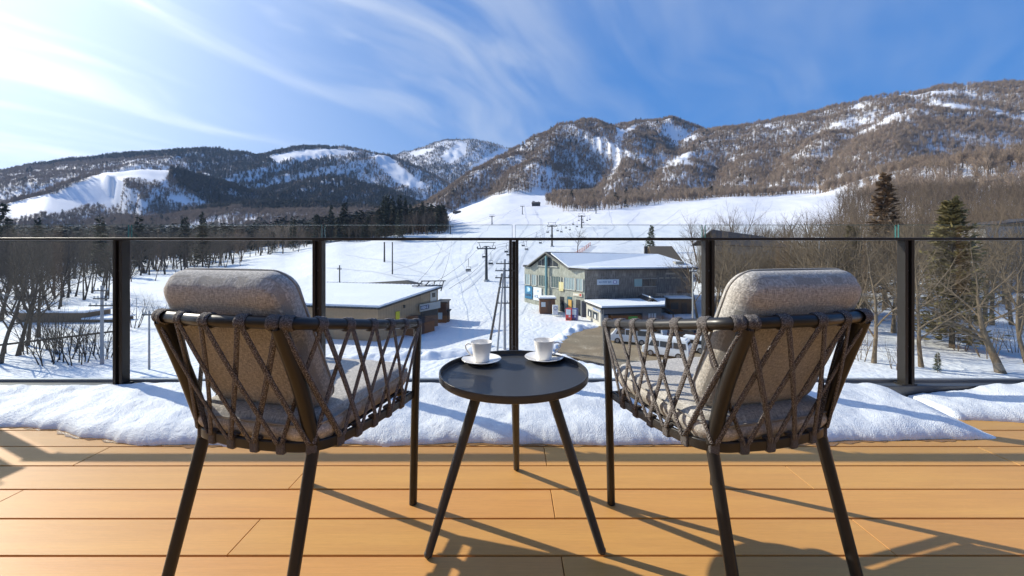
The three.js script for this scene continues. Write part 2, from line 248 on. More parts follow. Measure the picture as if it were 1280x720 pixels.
// ---------------------------------------------------------------- deck of long boards
const PITCH = 0.1783, D0 = 1.295;                       // board pitch and the joint line nearest the bottom of the photograph
const RAILZ = -2.65, LEFTX = -3.9;
const deck = new THREE.Group(); deck.name = 'deck'; deck.userData = { kind: 'structure', label: 'terrace deck of long orange tan boards with narrow joints' }; scene.add(deck);
{
  const grains = [0, 1, 2, 3].map((s) => tex(1024, 128, (u, v) => {
    const y = v + 0.02 * noise(u * 3 + s * 7, v * 2, 64), a = fbm(u * 10 + s * 9, y * 42 + s * 5, 4), b = fbm(u * 60 + s, y * 150, 2), c = fbm(u * 3 + 50 * s, v * 3, 3);
    const n = 1 + 0.05 * a + 0.045 * b + 0.05 * c, spot = smooth(0.62, 0.75, fbm(u * 40 + 3 * s, v * 6, 2) + 0.1) * 0.10;
    return [0.815 * n - spot, 0.602 * n * (1 + 0.02 * c) - spot, 0.350 * n - spot];
  }, { srgb: true }));
  const grainBump = tex(512, 128, (u, v) => 0.5 + 0.3 * fbm(u * 20, v * 70, 3) + 0.25 * fbm(u * 120, v * 160, 2));
  const mats = [];
  for (let k = 0; k < 8; k++) { const t = 0.95 + 0.10 * ((k * 5) % 8) / 8; mats.push(phys([t, t * (0.985 + 0.02 * (k % 3)), t * (0.97 + 0.03 * (k % 2))], 0.50, { map: grains[k % 4], bumpMap: grainBump, bumpScale: 0.0006, specularIntensity: 0.6 })); }
  const r = rng(5), geos = new Map();
  const plank = (len) => { const key = Math.round(len * 1000); if (!geos.has(key)) { const g = rbox(len - 0.003, 0.024, PITCH - 0.0082, 0.0015, 0, -0.012, 0, 1); const p = g.attributes.position, U = []; for (let i = 0; i < p.count; i++) U.push(p.getX(i) / 2.2 + 0.5, p.getZ(i) / PITCH + 0.5); g.setAttribute('uv', new THREE.Float32BufferAttribute(U, 2)); geos.set(key, g); } return geos.get(key); };
  for (let row = -10; row <= 7; row++) {
    const zc = -(D0 + (row + 0.5) * PITCH), j0 = (row % 2 === 0) ? -0.928 : 0.16, L = 2.18;
    for (let k = -2; k <= 2; k++) {
      let x0 = j0 + k * L, x1 = x0 + L; x0 = Math.max(x0, LEFTX - 0.1); x1 = Math.min(x1, 4.6); if (x1 - x0 < 0.05) continue;
      const m = part('plank', plank(x1 - x0), mats[Math.floor(r() * 8)], deck); m.position.set((x0 + x1) / 2, (r() - 0.5) * 0.0012, zc);
    }
  }
  const dark = std([0.02, 0.018, 0.016], 0.95);
  part('subfloor', box(8.9, 0.22, 4.75, 0.40, -0.14, -0.52), dark, deck);
  // the storeys below carry the terrace down to the ground
  const conc = std([0.42, 0.41, 0.39], 0.85, { bumpMap: tex(256, 256, (u, v) => 0.5 + 0.4 * fbm(u * 8, v * 8, 5, 8)), bumpScale: 0.01 });
  part('supporting_wall', box(8.7, 10.6, 4.5, 0.40, -5.56, -0.5), conc, deck);
}

// ---------------------------------------------------------------- glass railing
const bronze = phys([0.030, 0.025, 0.021], 0.42, { metalness: 0.35 });
const kerbMetal = phys([0.12, 0.12, 0.122], 0.38, { metalness: 0.4 });
const glassMat = phys([0.965, 0.985, 0.978], 0.0, { transmission: 1, thickness: 0, ior: 1.5, specularIntensity: 0.55 });
const edgeMat = phys([0.055, 0.16, 0.15], 0.2);
function railing(name, label, posts, zFar, side) {
  const g = thing(name, label, 'railing', [0, 0, 0]);
  const P = (a, y, b) => side ? [LEFTX - b, y, a] : [a, y, zFar - b];      // a along the railing, b outwards
  const B = (a0, a1, y0, y1, b0, b1, r = 0) => { const p = P((a0 + a1) / 2, (y0 + y1) / 2, (b0 + b1) / 2), w = Math.abs(a1 - a0), h = y1 - y0, t = Math.abs(b1 - b0); return r ? rbox(side ? t : w, h, side ? w : t, r, ...p) : box(side ? t : w, h, side ? w : t, ...p); };
  const lo = posts[0], hi = posts[posts.length - 1];
  part('kerb', [B(lo - 0.06, hi + 0.06, -0.02, 0.094, -0.03, 0.13, 0.006), B(lo - 0.06, hi + 0.06, -0.26, -0.03, 0.02, 0.125)], kerbMetal, g);
  part('glazing_channel', B(lo - 0.05, hi + 0.05, 0.0945, 0.112, 0.045, 0.075), std([0.42, 0.43, 0.43], 0.35, { metalness: 0.5 }), g);
  for (const a of posts) {
    const p = part('post', [B(a - 0.031, a - 0.012, 0.095, 1.05, -0.030, 0.028, 0.002), B(a + 0.012, a + 0.031, 0.095, 1.05, -0.030, 0.028, 0.002), B(a - 0.0115, a + 0.0115, 0.095, 1.045, -0.012, 0.020)], bronze, g);
    part('base_plate', B(a - 0.05, a + 0.05, 0.0945, 0.103, -0.028, 0.035), bronze, p);
    for (const y of [0.35, 0.6, 0.85]) { const b = new THREE.SphereGeometry(0.006, 8, 6); b.translate(...P(a, y, -0.0125)); part('screw', b, kerbMetal, p); }
  }
  part('handrail', [B(lo - 0.05, hi + 0.05, 1.050, 1.068, -0.034, 0.034, 0.004)], bronze, g);
  for (let i = 0; i < posts.length - 1; i++) {
    const a0 = posts[i] + 0.012, a1 = posts[i + 1] - 0.012;
    const pane = part('glass_pane', B(a0, a1, 0.114, 1.155, 0.054, 0.064), glassMat, g);
    part('glass_edge', [B(a0, a1, 1.1555, 1.158, 0.054, 0.064), B(a0 - 0.0028, a0 - 0.0004, 1.071, 1.1585, 0.054, 0.064), B(a1 + 0.0004, a1 + 0.0028, 1.071, 1.1585, 0.054, 0.064)], edgeMat, pane);
  }
}
const postX = [-3.9, -2.597, -1.283, 0.012, 1.303, 2.618, 3.92];
railing('glass_railing', 'bronze framed glass railing along the valley edge of the terrace', postX, RAILZ, false);
railing('glass_railing', 'bronze framed glass railing returning along the end of the terrace', [-2.52, -1.22, 0.08, 1.38], 0, true);

// ---------------------------------------------------------------- the hotel front behind the terrace: warm plaster, timber columns, tall windows
{
  const h = thing('hotel_building', 'hotel front of warm plaster with timber columns behind the terrace', 'building', [0, 0, 0]);
  const plaster = std([0.27, 0.225, 0.165], 0.9), timber = std([0.26, 0.15, 0.075], 0.6), gl = phys([0.10, 0.09, 0.08], 0.05, {});
  const z = 3.0, W = 17; let x = -W;
  part('wall', box(2 * W, 1.1, 0.3, 0, 3.15, z + 0.15), plaster, h); part('wall', box(2 * W, 10.6, 0.3, 0, -5.35, z + 0.1), plaster, h);
  for (let k = -4; k <= 4; k++) { const c = k * 3.8, w = part('window', box(1.5, 2.5, 0.03, c, 1.3, z + 0.2), gl, h); part('window_frame', [box(0.06, 2.5, 0.06, c, 1.3, z + 0.18), box(1.5, 0.06, 0.06, c, 0.06, z + 0.18)], timber, w); part('wall', box(2.3, 2.62, 0.26, c + 1.9, 1.29, z + 0.15), plaster, h); part('column', rbox(0.22, 2.6, 0.1, 0.01, c + 1.9, 1.3, z - 0.035), timber, h); }
}

// ---------------------------------------------------------------- melting snow left along the railing
const snowGrain = tex(512, 512, (u, v) => 0.5 + 0.22 * fbm(u * 24, v * 24, 3, 24) + 0.25 * fbm(u * 90, v * 90, 2, 90) + 0.30 * noise(u * 220, v * 220, 220));
const deckSnow = phys([0.90, 0.90, 0.905], 0.55, { bumpMap: snowGrain, bumpScale: 0.006, specularIntensity: 0.5 });
function drift(xa, xb, nearAt, backZ, topAt, seed, nx, nz) {
  const pos = [], uv = [], idx = [];
  for (let i = 0; i <= nx; i++) {
    const x = lerp(xa, xb, i / nx), zs = -nearAt(x), zn = zs - 0.045 * fbm(x * 2.6 + seed, 3, 3) - 0.003 * noise(x * 24, seed), top = topAt(x), e = smooth(0, 0.04, i / nx) * smooth(1, 0.965, i / nx);
    for (let j = 0; j <= nz; j++) {
      const t = j / nz, z = lerp(zn, backZ, Math.pow(t, 1.25)), inn = Math.abs(z - zn);
      const lip = Math.sqrt(1 - Math.pow(1 - clamp(inn / 0.13), 2)) * (0.060 + 0.022 * fbm(x * 5 + seed, z * 5, 2)), rise = smooth(-0.06, 0.5, Math.max(0, zs - z)) * (top - 0.058);
      const lump = 0.011 * fbm(x * 2.1 + seed, z * 2.4, 2) * smooth(0, 0.2, inn) + 0.0035 * fbm(x * 13 + seed, z * 13, 3) * smooth(0, 0.05, inn) + 0.0045 * Math.abs(fbm(x * 34 + seed, z * 34, 3)) * smooth(0, 0.03, inn);
      const y = (lip + rise + lump) * Math.max(e, 0.0) - 0.006;
      pos.push(x + 0.012 * noise(x * 9, z * 9 + 4), Math.max(y, -0.006), z); uv.push(x * 1.4, z * 1.4);
    }
  }
  for (let i = 0; i < nx; i++) for (let j = 0; j < nz; j++) { const a = i * (nz + 1) + j, b = a + nz + 1; idx.push(a, b, a + 1, b, b + 1, a + 1); }
  const g = new THREE.BufferGeometry(); g.setAttribute('position', new THREE.Float32BufferAttribute(pos, 3)); g.setAttribute('uv', new THREE.Float32BufferAttribute(uv, 2)); g.setIndex(idx); g.computeVertexNormals(); return g;
}
const curve = (pts) => (x) => { if (x <= pts[0][0]) return pts[0][1]; for (let i = 0; i < pts.length - 1; i++) if (x <= pts[i + 1][0]) { const t = (x - pts[i][0]) / (pts[i + 1][0] - pts[i][0]); return lerp(pts[i][1], pts[i + 1][1], t * t * (3 - 2 * t)); } return pts[pts.length - 1][1]; };
const nearEdge = curve([[-4, 2.22], [-2.7, 2.22], [-2.55, 2.19], [-2.2, 2.09], [-1.9, 2.02], [-1.2, 2.02], [-0.4, 2.03], [0.5, 2.02], [1.2, 2.035], [1.65, 2.05], [2.2, 2.075], [2.55, 2.10]]);
const topEdge = curve([[-3.9, 0.095], [-3.2, 0.11], [-2.8, 0.10], [-2.3, 0.125], [-1.6, 0.135], [-0.9, 0.118], [0, 0.115], [0.8, 0.122], [1.6, 0.13], [2.3, 0.118], [2.55, 0.09]]);
whole('snow_drift', drift(-3.86, 2.62, nearEdge, -2.618, topEdge, 3, 900, 84), deckSnow, 'long melting drift of white snow lying against the glass railing', 'snow');
whole('snow_lump', drift(2.56, 3.75, curve([[2.55, 2.36], [2.62, 2.32], [2.9, 2.27], [3.2, 2.18], [3.7, 2.1]]), -2.61, curve([[2.56, 0.02], [2.7, 0.06], [2.95, 0.08], [3.2, 0.12], [3.75, 0.16]]), 21, 140, 50), deckSnow, 'small icy lump of snow beyond the pointed end of the drift', 'snow');

// meltwater creeping out of the drift over the boards
{
  const pos = [], idx = [], n = 700; for (let i = 0; i <= n; i++) { const x = lerp(-3.8, 2.5, i / n), w = Math.max(0.0, 0.012 + 0.05 * fbm(x * 2.3 + 8, 5, 4) + 0.02 * noise(x * 17, 2)), z = -nearEdge(x); pos.push(x, 0.0022, z - 0.05, x, 0.0018, z + w); }
  for (let i = 0; i < n; i++) { const a = 2 * i; idx.push(a, a + 1, a + 2, a + 1, a + 3, a + 2); }
  const g = new THREE.BufferGeometry(); g.setAttribute('position', new THREE.Float32BufferAttribute(pos, 3)); g.setAttribute('uv', new THREE.Float32BufferAttribute(new Float32Array(pos.length / 3 * 2), 2)); g.setIndex(idx); g.computeVertexNormals();
  structure('meltwater', g, phys([0.30, 0.155, 0.055], 0.12), 'thin wet edge of meltwater along the snow drift', 'water');
}

// ---------------------------------------------------------------- woven armchair
const frameMat = phys([0.026, 0.024, 0.022], 0.36, { metalness: 0.2, bumpMap: tex(128, 128, (u, v) => 0.5 + 0.5 * noise(u * 40, v * 40, 40)), bumpScale: 0.0001 });
const weaveMap = tex(512, 512, (u, v) => {
  const a = noise(u * 110, v * 220, 220), b = noise(u * 230, v * 110, 230), c = fbm(u * 6, v * 6, 3, 6), d = noise(u * 40, v * 150, 150), e = noise(u * 150 + 5, v * 36, 150);
  const n = 0.725 + 0.055 * a + 0.055 * b + 0.02 * c + 0.11 * d + 0.11 * e; return [n * 1.0, n * 0.985, n * 0.955];
}, { srgb: true });
const weaveBump = tex(256, 256, (u, v) => 0.5 + 0.25 * Math.sin(u * Math.PI * 2 * 64) * Math.sin(v * Math.PI * 2 * 64) + 0.25 * noise(u * 60, v * 60, 60));
weaveMap.repeat.set(2.2, 2.2); weaveBump.repeat.set(4, 4);
const clothMat = phys([0.95, 0.93, 0.90], 0.95, { map: weaveMap, bumpMap: weaveBump, bumpScale: 0.0018, sheen: 0.3, sheenRoughness: 0.6, sheenColor: rgb(0.6, 0.58, 0.55) });
const ropeMap = tex(256, 256, (u, v) => {
  const a = noise(u * 36 + v * 20, v * 40, 256), b = noise(u * 60, v * 64 + 9, 256), n = 0.36 + 0.24 * a + 0.20 * b, w = smooth(0.26, 0.55, b + a * 0.6) * 0.32; return [n * 0.98 + w, n * 0.95 + w, n * 0.93 + w];
}, { srgb: true });
const ropeBump = tex(128, 128, (u, v) => 0.5 + 0.3 * Math.sin((u * 10 + v * 14) * Math.PI * 2) + 0.3 * noise(u * 30, v * 30, 30));
const ropeMat = phys([0.80, 0.76, 0.74], 0.9, { map: ropeMap, bumpMap: ropeBump, bumpScale: 0.0012 });
const V = (x, y, z) => new THREE.Vector3(x, y, z);
function tube(pts, r, seg = 80, n = 12, tension = 0.5) { return new THREE.TubeGeometry(new THREE.CatmullRomCurve3(pts, false, 'catmullrom', tension), seg, r, n, false); }
// corner points rounded with radius rad, as a dense polyline
function rounded(pts, rad, n = 8) {
  const out = [pts[0].clone()];
  for (let i = 1; i < pts.length - 1; i++) {
    const a = pts[i - 1], b = pts[i], c = pts[i + 1], u = a.clone().sub(b), v = c.clone().sub(b), R = Math.min(rad, u.length() * 0.45, v.length() * 0.45);
    const p = b.clone().addScaledVector(u.normalize(), R), q = b.clone().addScaledVector(v.normalize(), R);
    for (let k = 0; k <= n; k++) { const t = k / n; out.push(p.clone().multiplyScalar((1 - t) * (1 - t)).addScaledVector(b, 2 * t * (1 - t)).addScaledVector(q, t * t)); }
  }
  out.push(pts[pts.length - 1].clone()); return out;
}
const Poly = Poly0;
// a bar of given section swept along a polyline, upright
function sweep(points, w, h, r = 0.004, closed = false) {
  const sec = []; const hw = w / 2, hh = h / 2; for (const [sx, sy] of [[1, 1], [-1, 1], [-1, -1], [1, -1]]) for (let k = 0; k <= 2; k++) { const a = Math.atan2(sy, sx) - Math.PI / 4 + k * Math.PI / 4; sec.push([sx * (hw - r) + Math.cos(a) * r, sy * (hh - r) + Math.sin(a) * r]); }
  const n = points.length, m = sec.length, pos = [], uv = [], idx = [], up = V(0, 1, 0); let s = 0;
  for (let i = 0; i < n; i++) {
    const d = (closed ? points[(i + 1) % n].clone().sub(points[(i - 1 + n) % n]) : points[Math.min(i + 1, n - 1)].clone().sub(points[Math.max(i - 1, 0)])).normalize(), side = d.clone().cross(up).normalize(), v = side.clone().cross(d);
    if (i) s += points[i].distanceTo(points[i - 1]);
    for (const [a, b] of sec) { const p = points[i].clone().addScaledVector(side, a).addScaledVector(v, b); pos.push(p.x, p.y, p.z); uv.push(s * 10, a * 10); }
  }
  for (let i = 0; i < (closed ? n : n - 1); i++) for (let j = 0; j < m; j++) { const a = i * m + j, b = i * m + (j + 1) % m, c = ((i + 1) % n) * m + j, e = ((i + 1) % n) * m + (j + 1) % m; idx.push(a, b, c, b, e, c); }
  if (!closed) for (let j = 1; j < m - 1; j++) { idx.push(0, j + 1, j); const o = (n - 1) * m; idx.push(o, o + j, o + j + 1); }
  const g = new THREE.BufferGeometry(); g.setAttribute('position', new THREE.Float32BufferAttribute(pos, 3)); g.setAttribute('uv', new THREE.Float32BufferAttribute(uv, 2)); g.setIndex(idx); g.computeVertexNormals(); return g;
}
// pillow shape: box of w (x), h (y), t (z) with rounded edges and swollen faces
function pillow(w, h, t, rc, re, bulge, seed, crease = 0.004) {
  const N = 44, M = 44, K = 10, g = new THREE.BoxGeometry(2, 2, 2, N, M, K); const p = g.attributes.position, q = V();
  for (let i = 0; i < p.count; i++) {
    q.fromBufferAttribute(p, i);
    let x = q.x * w / 2, y = q.y * h / 2, z = q.z;
    // round the outline
    const cx = w / 2 - rc, cy = h / 2 - rc, ax = Math.abs(x) - cx, ay = Math.abs(y) - cy;
    if (ax > 0 && ay > 0) { const m = Math.max(ax, ay), l = Math.hypot(ax, ay), k = m / l; x = Math.sign(x) * (cx + ax * k); y = Math.sign(y) * (cy + ay * k); }
    // distance inwards from the outline
    const bx = Math.abs(x) - cx, by = Math.abs(y) - cy, dist = rc - (bx > 0 && by > 0 ? Math.hypot(bx, by) : Math.max(bx, by));
    const edge = dist < re ? Math.sqrt(Math.max(0, 1 - Math.pow(1 - dist / re, 2))) : 1;
    const sw = 1 + bulge * (1 - Math.pow(Math.abs(2 * x / w), 2.4)) * (1 - Math.pow(Math.abs(2 * y / h), 2.4));
    const half = t / 2 * lerp(0.42, 1, edge) * sw;
    const wr = crease * fbm(x * 9 + seed, y * 9 + seed * 3, 3) * smooth(0, 0.05, dist) + 0.25 * crease * Math.sin(x * 60 + 4 * noise(x * 8 + seed, y * 8)) * smooth(0.06, 0.0, dist);
    const out = 1 + 0.006 / Math.max(w, h) * (1 - z * z) * 2;
    p.setXYZ(i, x * out, y * out, z * half + Math.sign(z) * (Math.abs(z) > 0.99 ? wr : 0));
  }
  g.computeVertexNormals(); const uvs = []; for (let i = 0; i < p.count; i++) { const n = g.attributes.normal; const nz = Math.abs(n.getZ(i)), nx = Math.abs(n.getX(i)); uvs.push(nz > 0.5 ? p.getX(i) : nx > 0.5 ? p.getZ(i) : p.getX(i), nz > 0.5 ? p.getY(i) : nx > 0.5 ? p.getY(i) : p.getZ(i)); }
  g.setAttribute('uv', new THREE.Float32BufferAttribute(uvs.map((a) => a * 1.0), 2)); return g;
}
function outline(w, h, rc, z) { const o = []; for (const [sx, sy, a0] of [[1, 1, 0], [-1, 1, 1], [-1, -1, 2], [1, -1, 3]]) for (let k = 0; k <= 8; k++) { const a = (a0 + k / 8) * Math.PI / 2; o.push(V(sx * (w / 2 - rc) + Math.cos(a) * rc, sy * (h / 2 - rc) + Math.sin(a) * rc, z)); } return o; }
function makeChair(label) {
  const t = thing('armchair', label, 'chair', [0, 0, 0], 0, 'woven armchairs on the terrace');
  const WF = 0.240, WFT = 0.262, ZF = -0.276, HF = 0.706, WB = 0.214, ZB = 0.318, HB = 0.812, WR = 0.200, ZR = 0.212, HS = 0.455, HSF = 0.432, WQ = 0.205, ZQ = 0.318;
  // top rail: arm, back, arm in one tube
  const top = rounded([V(-WFT, HF, ZF), V(-WFT - 0.006, (HF + HB) / 2 - 0.002, 0.02), V(-WB - 0.015, HB, ZB - 0.01), V(0, HB + 0.004, ZB + 0.028), V(WB + 0.015, HB, ZB - 0.01), V(WFT + 0.006, (HF + HB) / 2 - 0.002, 0.02), V(WFT, HF, ZF)], 0.05);
  const topC = new Poly(top), RT = 0.0165;
  part('top_rail', new THREE.TubeGeometry(new THREE.CatmullRomCurve3(top, false, 'catmullrom', 0.1), 160, RT, 14, false), frameMat, t);
  for (const s of [-1, 1]) {
    const lg = rounded([V(s * WFT, HF, ZF - 0.002), V(s * (WF + 0.012), HSF, ZF), V(s * WF, 0.004, ZF - 0.004)], 0.1);
    part('leg', [new THREE.TubeGeometry(new THREE.CatmullRomCurve3(lg, false, 'catmullrom', 0.1), 24, 0.0150, 12, false), new THREE.SphereGeometry(0.0165, 12, 8).translate(s * WFT, HF, ZF), new THREE.CylinderGeometry(0.0152, 0.0152, 0.006, 12).translate(s * WF, 0.003, ZF - 0.004)], frameMat, t);
    const bent = [V(s * (WB - 0.020), HB - 0.010, ZB - 0.002), V(s * (WR - 0.006), HS + 0.004, ZR - 0.014)];
    const st = new THREE.TubeGeometry(new THREE.CatmullRomCurve3([bent[0], bent[0].clone().lerp(bent[1], 0.5).add(V(s * 0.004, 0, -0.006)), bent[1]]), 20, 0.0195, 14, false);
    part('back_upright', st, frameMat, t);
    part('leg', [rod([s * (WR - 0.006), HS - 0.006, ZR - 0.014], [s * WQ, 0.004, ZQ], 0.0170, 0.0150, 14), rod([s * WQ, 0, ZQ], [s * WQ, 0.006, ZQ], 0.0152, 0.0152, 12)], frameMat, t);
  }
  // seat rail: flat bar, round at the back
  const ringPts = rounded([V(-WF - 0.004, HSF, ZF + 0.012), V(-WF + 0.004, HSF, 0.0), V(-WR - 0.025, HS, ZR + 0.004), V(0, HS, ZR + 0.034), V(WR + 0.025, HS, ZR + 0.004), V(WF - 0.004, HSF, 0.0), V(WF + 0.004, HSF, ZF + 0.012)], 0.085, 10);
  const ring = new Poly(ringPts); const dense = []; for (let i = 0; i <= 120; i++) dense.push(ring.at(ring.len * i / 120));
  part('seat_rail', sweep(dense, 0.013, 0.030, 0.004), frameMat, t);
  part('front_rail', rod([-WF, HSF - 0.004, ZF], [WF, HSF - 0.004, ZF], 0.013, 0.013, 12), frameMat, t);
  // seat sling under the cushion
  part('seat_sling', rbox(2 * WR + 0.02, 0.008, ZR - ZF - 0.02, 0.003, 0, HS - 0.006, (ZR + ZF) / 2), std([0.06, 0.055, 0.05], 0.9), t);
  // cords: pairs leave each wrap on the top rail and meet other pairs on the seat rail
  const segT = [0, 0.365, 0.635, 1].map((f) => f * topC.len), nT = 17, seg = (P, f) => P.len * f;
  const fT = [], fB = []; for (let i = 0; i < nT; i++) fT.push(0.008 + (i + 0.0) / (nT - 1) * 0.984); for (let i = 0; i < nT - 1; i++) fB.push(0.03 + (i + 0.5) / (nT - 1) * 0.94);
  const sleeveT = new THREE.CylinderGeometry(RT + 0.0045, RT + 0.0045, 0.032, 16, 6, true); { const p = sleeveT.attributes.position; for (let i = 0; i < p.count; i++) { const y = p.getY(i), k = Math.abs(y) > 0.015 ? 0.85 : Math.abs(y) < 0.002 ? 0.93 : 1; p.setX(i, p.getX(i) * k); p.setZ(i, p.getZ(i) * k); } sleeveT.computeVertexNormals(); }
  const rr = rng(31);
  for (const f of fT) {
    const s = seg(topC, f), c = topC.at(s), d = topC.dir(s);
    for (const o of (Math.abs(f - 0.5) > 0.1 && Math.abs(f - 0.5) < 0.17 ? [-0.017, 0.017] : [0])) { const w = part('cord_wrap', sleeveT, ropeMat, t); w.position.copy(c).addScaledVector(d, o); w.quaternion.setFromUnitVectors(V(0, 1, 0), d); w.rotateY(rr() * 6); if (o) w.scale.y = 0.95; }
  }
  const sleeveB = rbox(0.028, 0.041, 0.024, 0.007, 0, 0, 0, 2), outward = (P, s) => { const d = P.dir(s); return V(0, 1, 0).cross(d).normalize(); };
  const flip = outward(ring, ring.len / 2).z < 0 ? -1 : 1;
  for (const f of fB) { const s = seg(ring, f), c = ring.at(s), d = ring.dir(s), w = part('cord_wrap', sleeveB, ropeMat, t); w.position.copy(c); w.rotation.y = -Math.atan2(d.z, d.x); const k = part('knot', new THREE.TorusGeometry(0.011, 0.0042, 6, 10), ropeMat, w); k.position.set(0, 0.017, flip * 0.006); k.rotation.set(1.2, 0.3 * (rr() - 0.5), 0); k.scale.set(1.1, 0.8, 1); }
  const strap = (a, b, n, off, name = 'cord') => {            // flat braided cord between two points, n = outward normal
    const L = a.distanceTo(b), pts = [], N = 8; for (let i = 0; i <= N; i++) { const u = i / N; pts.push(a.clone().lerp(b, u).addScaledVector(n, off * Math.sin(Math.PI * u) + 0.002)); }
    const dir = b.clone().sub(a).normalize(), side = dir.clone().cross(n).normalize(), nn = side.clone().cross(dir).normalize();
    const pos = [], uv = [], idx = [], M = 8;
    for (let i = 0; i <= N; i++) for (let j = 0; j < M; j++) { const an = j / M * Math.PI * 2, p = pts[i].clone().addScaledVector(side, 0.0082 * Math.cos(an)).addScaledVector(nn, 0.0034 * Math.sin(an)); pos.push(p.x, p.y, p.z); uv.push(j / M * 0.5, i / N * L * 9); }
    for (let i = 0; i < N; i++) for (let j = 0; j < M; j++) { const A = i * M + j, B = i * M + (j + 1) % M; idx.push(A, B, A + M, B, B + M, A + M); }
    const g = new THREE.BufferGeometry(); g.setAttribute('position', new THREE.Float32BufferAttribute(pos, 3)); g.setAttribute('uv', new THREE.Float32BufferAttribute(uv, 2)); g.setIndex(idx); g.computeVertexNormals(); part(name, g, ropeMat, t);
  };
  for (let i = 0; i < nT; i++) for (const k of [-2, 1]) {
    const j = i + k; if (j < 0 || j >= nT - 1) continue;
    const sT = seg(topC, fT[i]) + (k > 0 ? 1 : -1) * 0.006, sB = seg(ring, fB[j]) + (k > 0 ? -1 : 1) * 0.005, a = topC.at(sT), b = ring.at(sB);
    const n = outward(topC, sT).multiplyScalar(flip); a.addScaledVector(n, RT * 0.75).add(V(0, -RT * 0.7, 0)); b.addScaledVector(outward(ring, sB).multiplyScalar(flip), 0.011).add(V(0, 0.012, 0));
    strap(a, b, n, k > 0 ? 0.004 : -0.005);
  }
  for (const [i, j] of [[0, 0], [nT - 1, nT - 2]]) { const a = topC.at(seg(topC, fT[i])), b = ring.at(seg(ring, fB[j])), n = outward(topC, seg(topC, fT[i])).multiplyScalar(flip); a.addScaledVector(n, RT * 0.6).add(V(0, -RT, 0)); b.addScaledVector(n, 0.01).add(V(0, 0.012, 0)); strap(a, b, n, 0.0); }
  // cushions
  const sw = 0.455, sd = 0.535, seat = part('seat_cushion', pillow(sw, sd, 0.085, 0.075, 0.035, 0.13, 4), clothMat, t); seat.rotation.x = -Math.PI / 2 + 0.02; seat.position.set(0, HS + 0.045, -0.038);
  part('piping', new THREE.TubeGeometry(new THREE.CatmullRomCurve3(outline(sw + 0.004, sd + 0.004, 0.075, 0.021), true), 120, 0.0032, 6, true), clothMat, seat);
  const bw = 0.405, bh = 0.435, back = part('back_cushion', pillow(bw, bh, 0.105, 0.062, 0.065, 0.22, 9, 0.005), clothMat, t); back.rotation.x = 0.42; back.position.set(-0.010, 0.732, 0.204);
  part('piping', new THREE.TubeGeometry(new THREE.CatmullRomCurve3(outline(bw + 0.004, bh + 0.004, 0.062, -0.020), true), 140, 0.0030, 6, true), clothMat, back);
  return t;
}
const chairA = makeChair('woven cord armchair with grey cushions on the lift station side of the table');
chairA.position.set(-0.690, 0, -1.349); chairA.rotation.y = -0.255;
const chairB = copyOf(chairA, 'woven cord armchair with grey cushions on the timber lodge side of the table');
chairB.children.find((c) => c.name === 'back_cushion').position.x = 0.010;
chairB.position.set(0.692, 0, -1.349); chairB.rotation.y = 0.262;

// ---------------------------------------------------------------- round tray table
{
  const cx = 0.006, cz = -1.463, R = 0.270, HT_ = 0.556;
  const t = thing('side_table', 'round black metal tray table with three splayed legs between the armchairs', 'table', [cx, 0, cz]);
  const topMat = phys([0.050, 0.051, 0.053], 0.36, { metalness: 0.1, bumpMap: tex(256, 256, (u, v) => 0.5 + 0.5 * noise(u * 90, v * 90, 90)), bumpScale: 0.00008 });
  const prof = [[0, -0.026], [R - 0.004, -0.026], [R, -0.022], [R, -0.001], [R - 0.0015, 0], [R - 0.005, 0], [R - 0.0062, -0.001], [R - 0.0065, -0.016], [R - 0.009, -0.0195], [0, -0.0195]].map(([r, y]) => new THREE.Vector2(r, HT_ + y));
  part('table_top', new THREE.LatheGeometry(prof, 96), topMat, t);
  for (const [fx, fz] of [[-0.271, -1.287], [0.294, -1.303], [0.020, -1.795]]) {
    const dx = fx - cx, dz = fz - cz, k = 0.40; part('leg', [rod([dx * k * 1.05, HT_ - 0.028, dz * k * 1.05], [dx, 0.008, dz], 0.0185, 0.0135, 16), new THREE.SphereGeometry(0.0135, 12, 8).translate(dx, 0.012, dz), rod([dx * k * 1.05, HT_ - 0.03, dz * k * 1.05], [dx * k * 1.05, HT_ - 0.0265, dz * k * 1.05], 0.032, 0.032, 16)], topMat, t);
  }
}
const china = phys([0.92, 0.89, 0.83], 0.14, { clearcoat: 0.6, clearcoatRoughness: 0.05 });
function cupAndSaucer(x, z, turn, near) {
  const y = 0.5367, s = thing('saucer', 'white porcelain saucer under the cup ' + near, 'saucer', [x, y, z], 0, 'coffee set on the tray table');
  part('saucer_dish', new THREE.LatheGeometry([[0, 0.003], [0.03, 0.003], [0.031, 0], [0.036, 0], [0.038, 0.003], [0.062, 0.010], [0.0785, 0.0165], [0.080, 0.018], [0.0785, 0.0192], [0.060, 0.0135], [0.036, 0.0075], [0, 0.0070]].map((p) => new THREE.Vector2(...p)), 64), china, s);
  const c = thing('coffee_cup', 'white porcelain coffee cup ' + near, 'cup', [x, y + 0.0072, z], turn, 'coffee set on the tray table');
  part('bowl', new THREE.LatheGeometry([[0, 0.004], [0.022, 0.0005], [0.028, 0], [0.0305, 0.002], [0.0325, 0.014], [0.0375, 0.044], [0.0435, 0.0775], [0.0434, 0.0785], [0.0424, 0.0778], [0.0415, 0.070], [0.0355, 0.042], [0.030, 0.014], [0.024, 0.008], [0, 0.007]].map((p) => new THREE.Vector2(...p)), 64), china, c);
  part('handle', new THREE.TubeGeometry(new THREE.CatmullRomCurve3([V(0.0425, 0.064, 0), V(0.056, 0.067, 0), V(0.068, 0.060, 0), V(0.066, 0.046, 0), V(0.052, 0.028, 0), V(0.037, 0.018, 0)]), 32, 0.0034, 8), china, c);
}
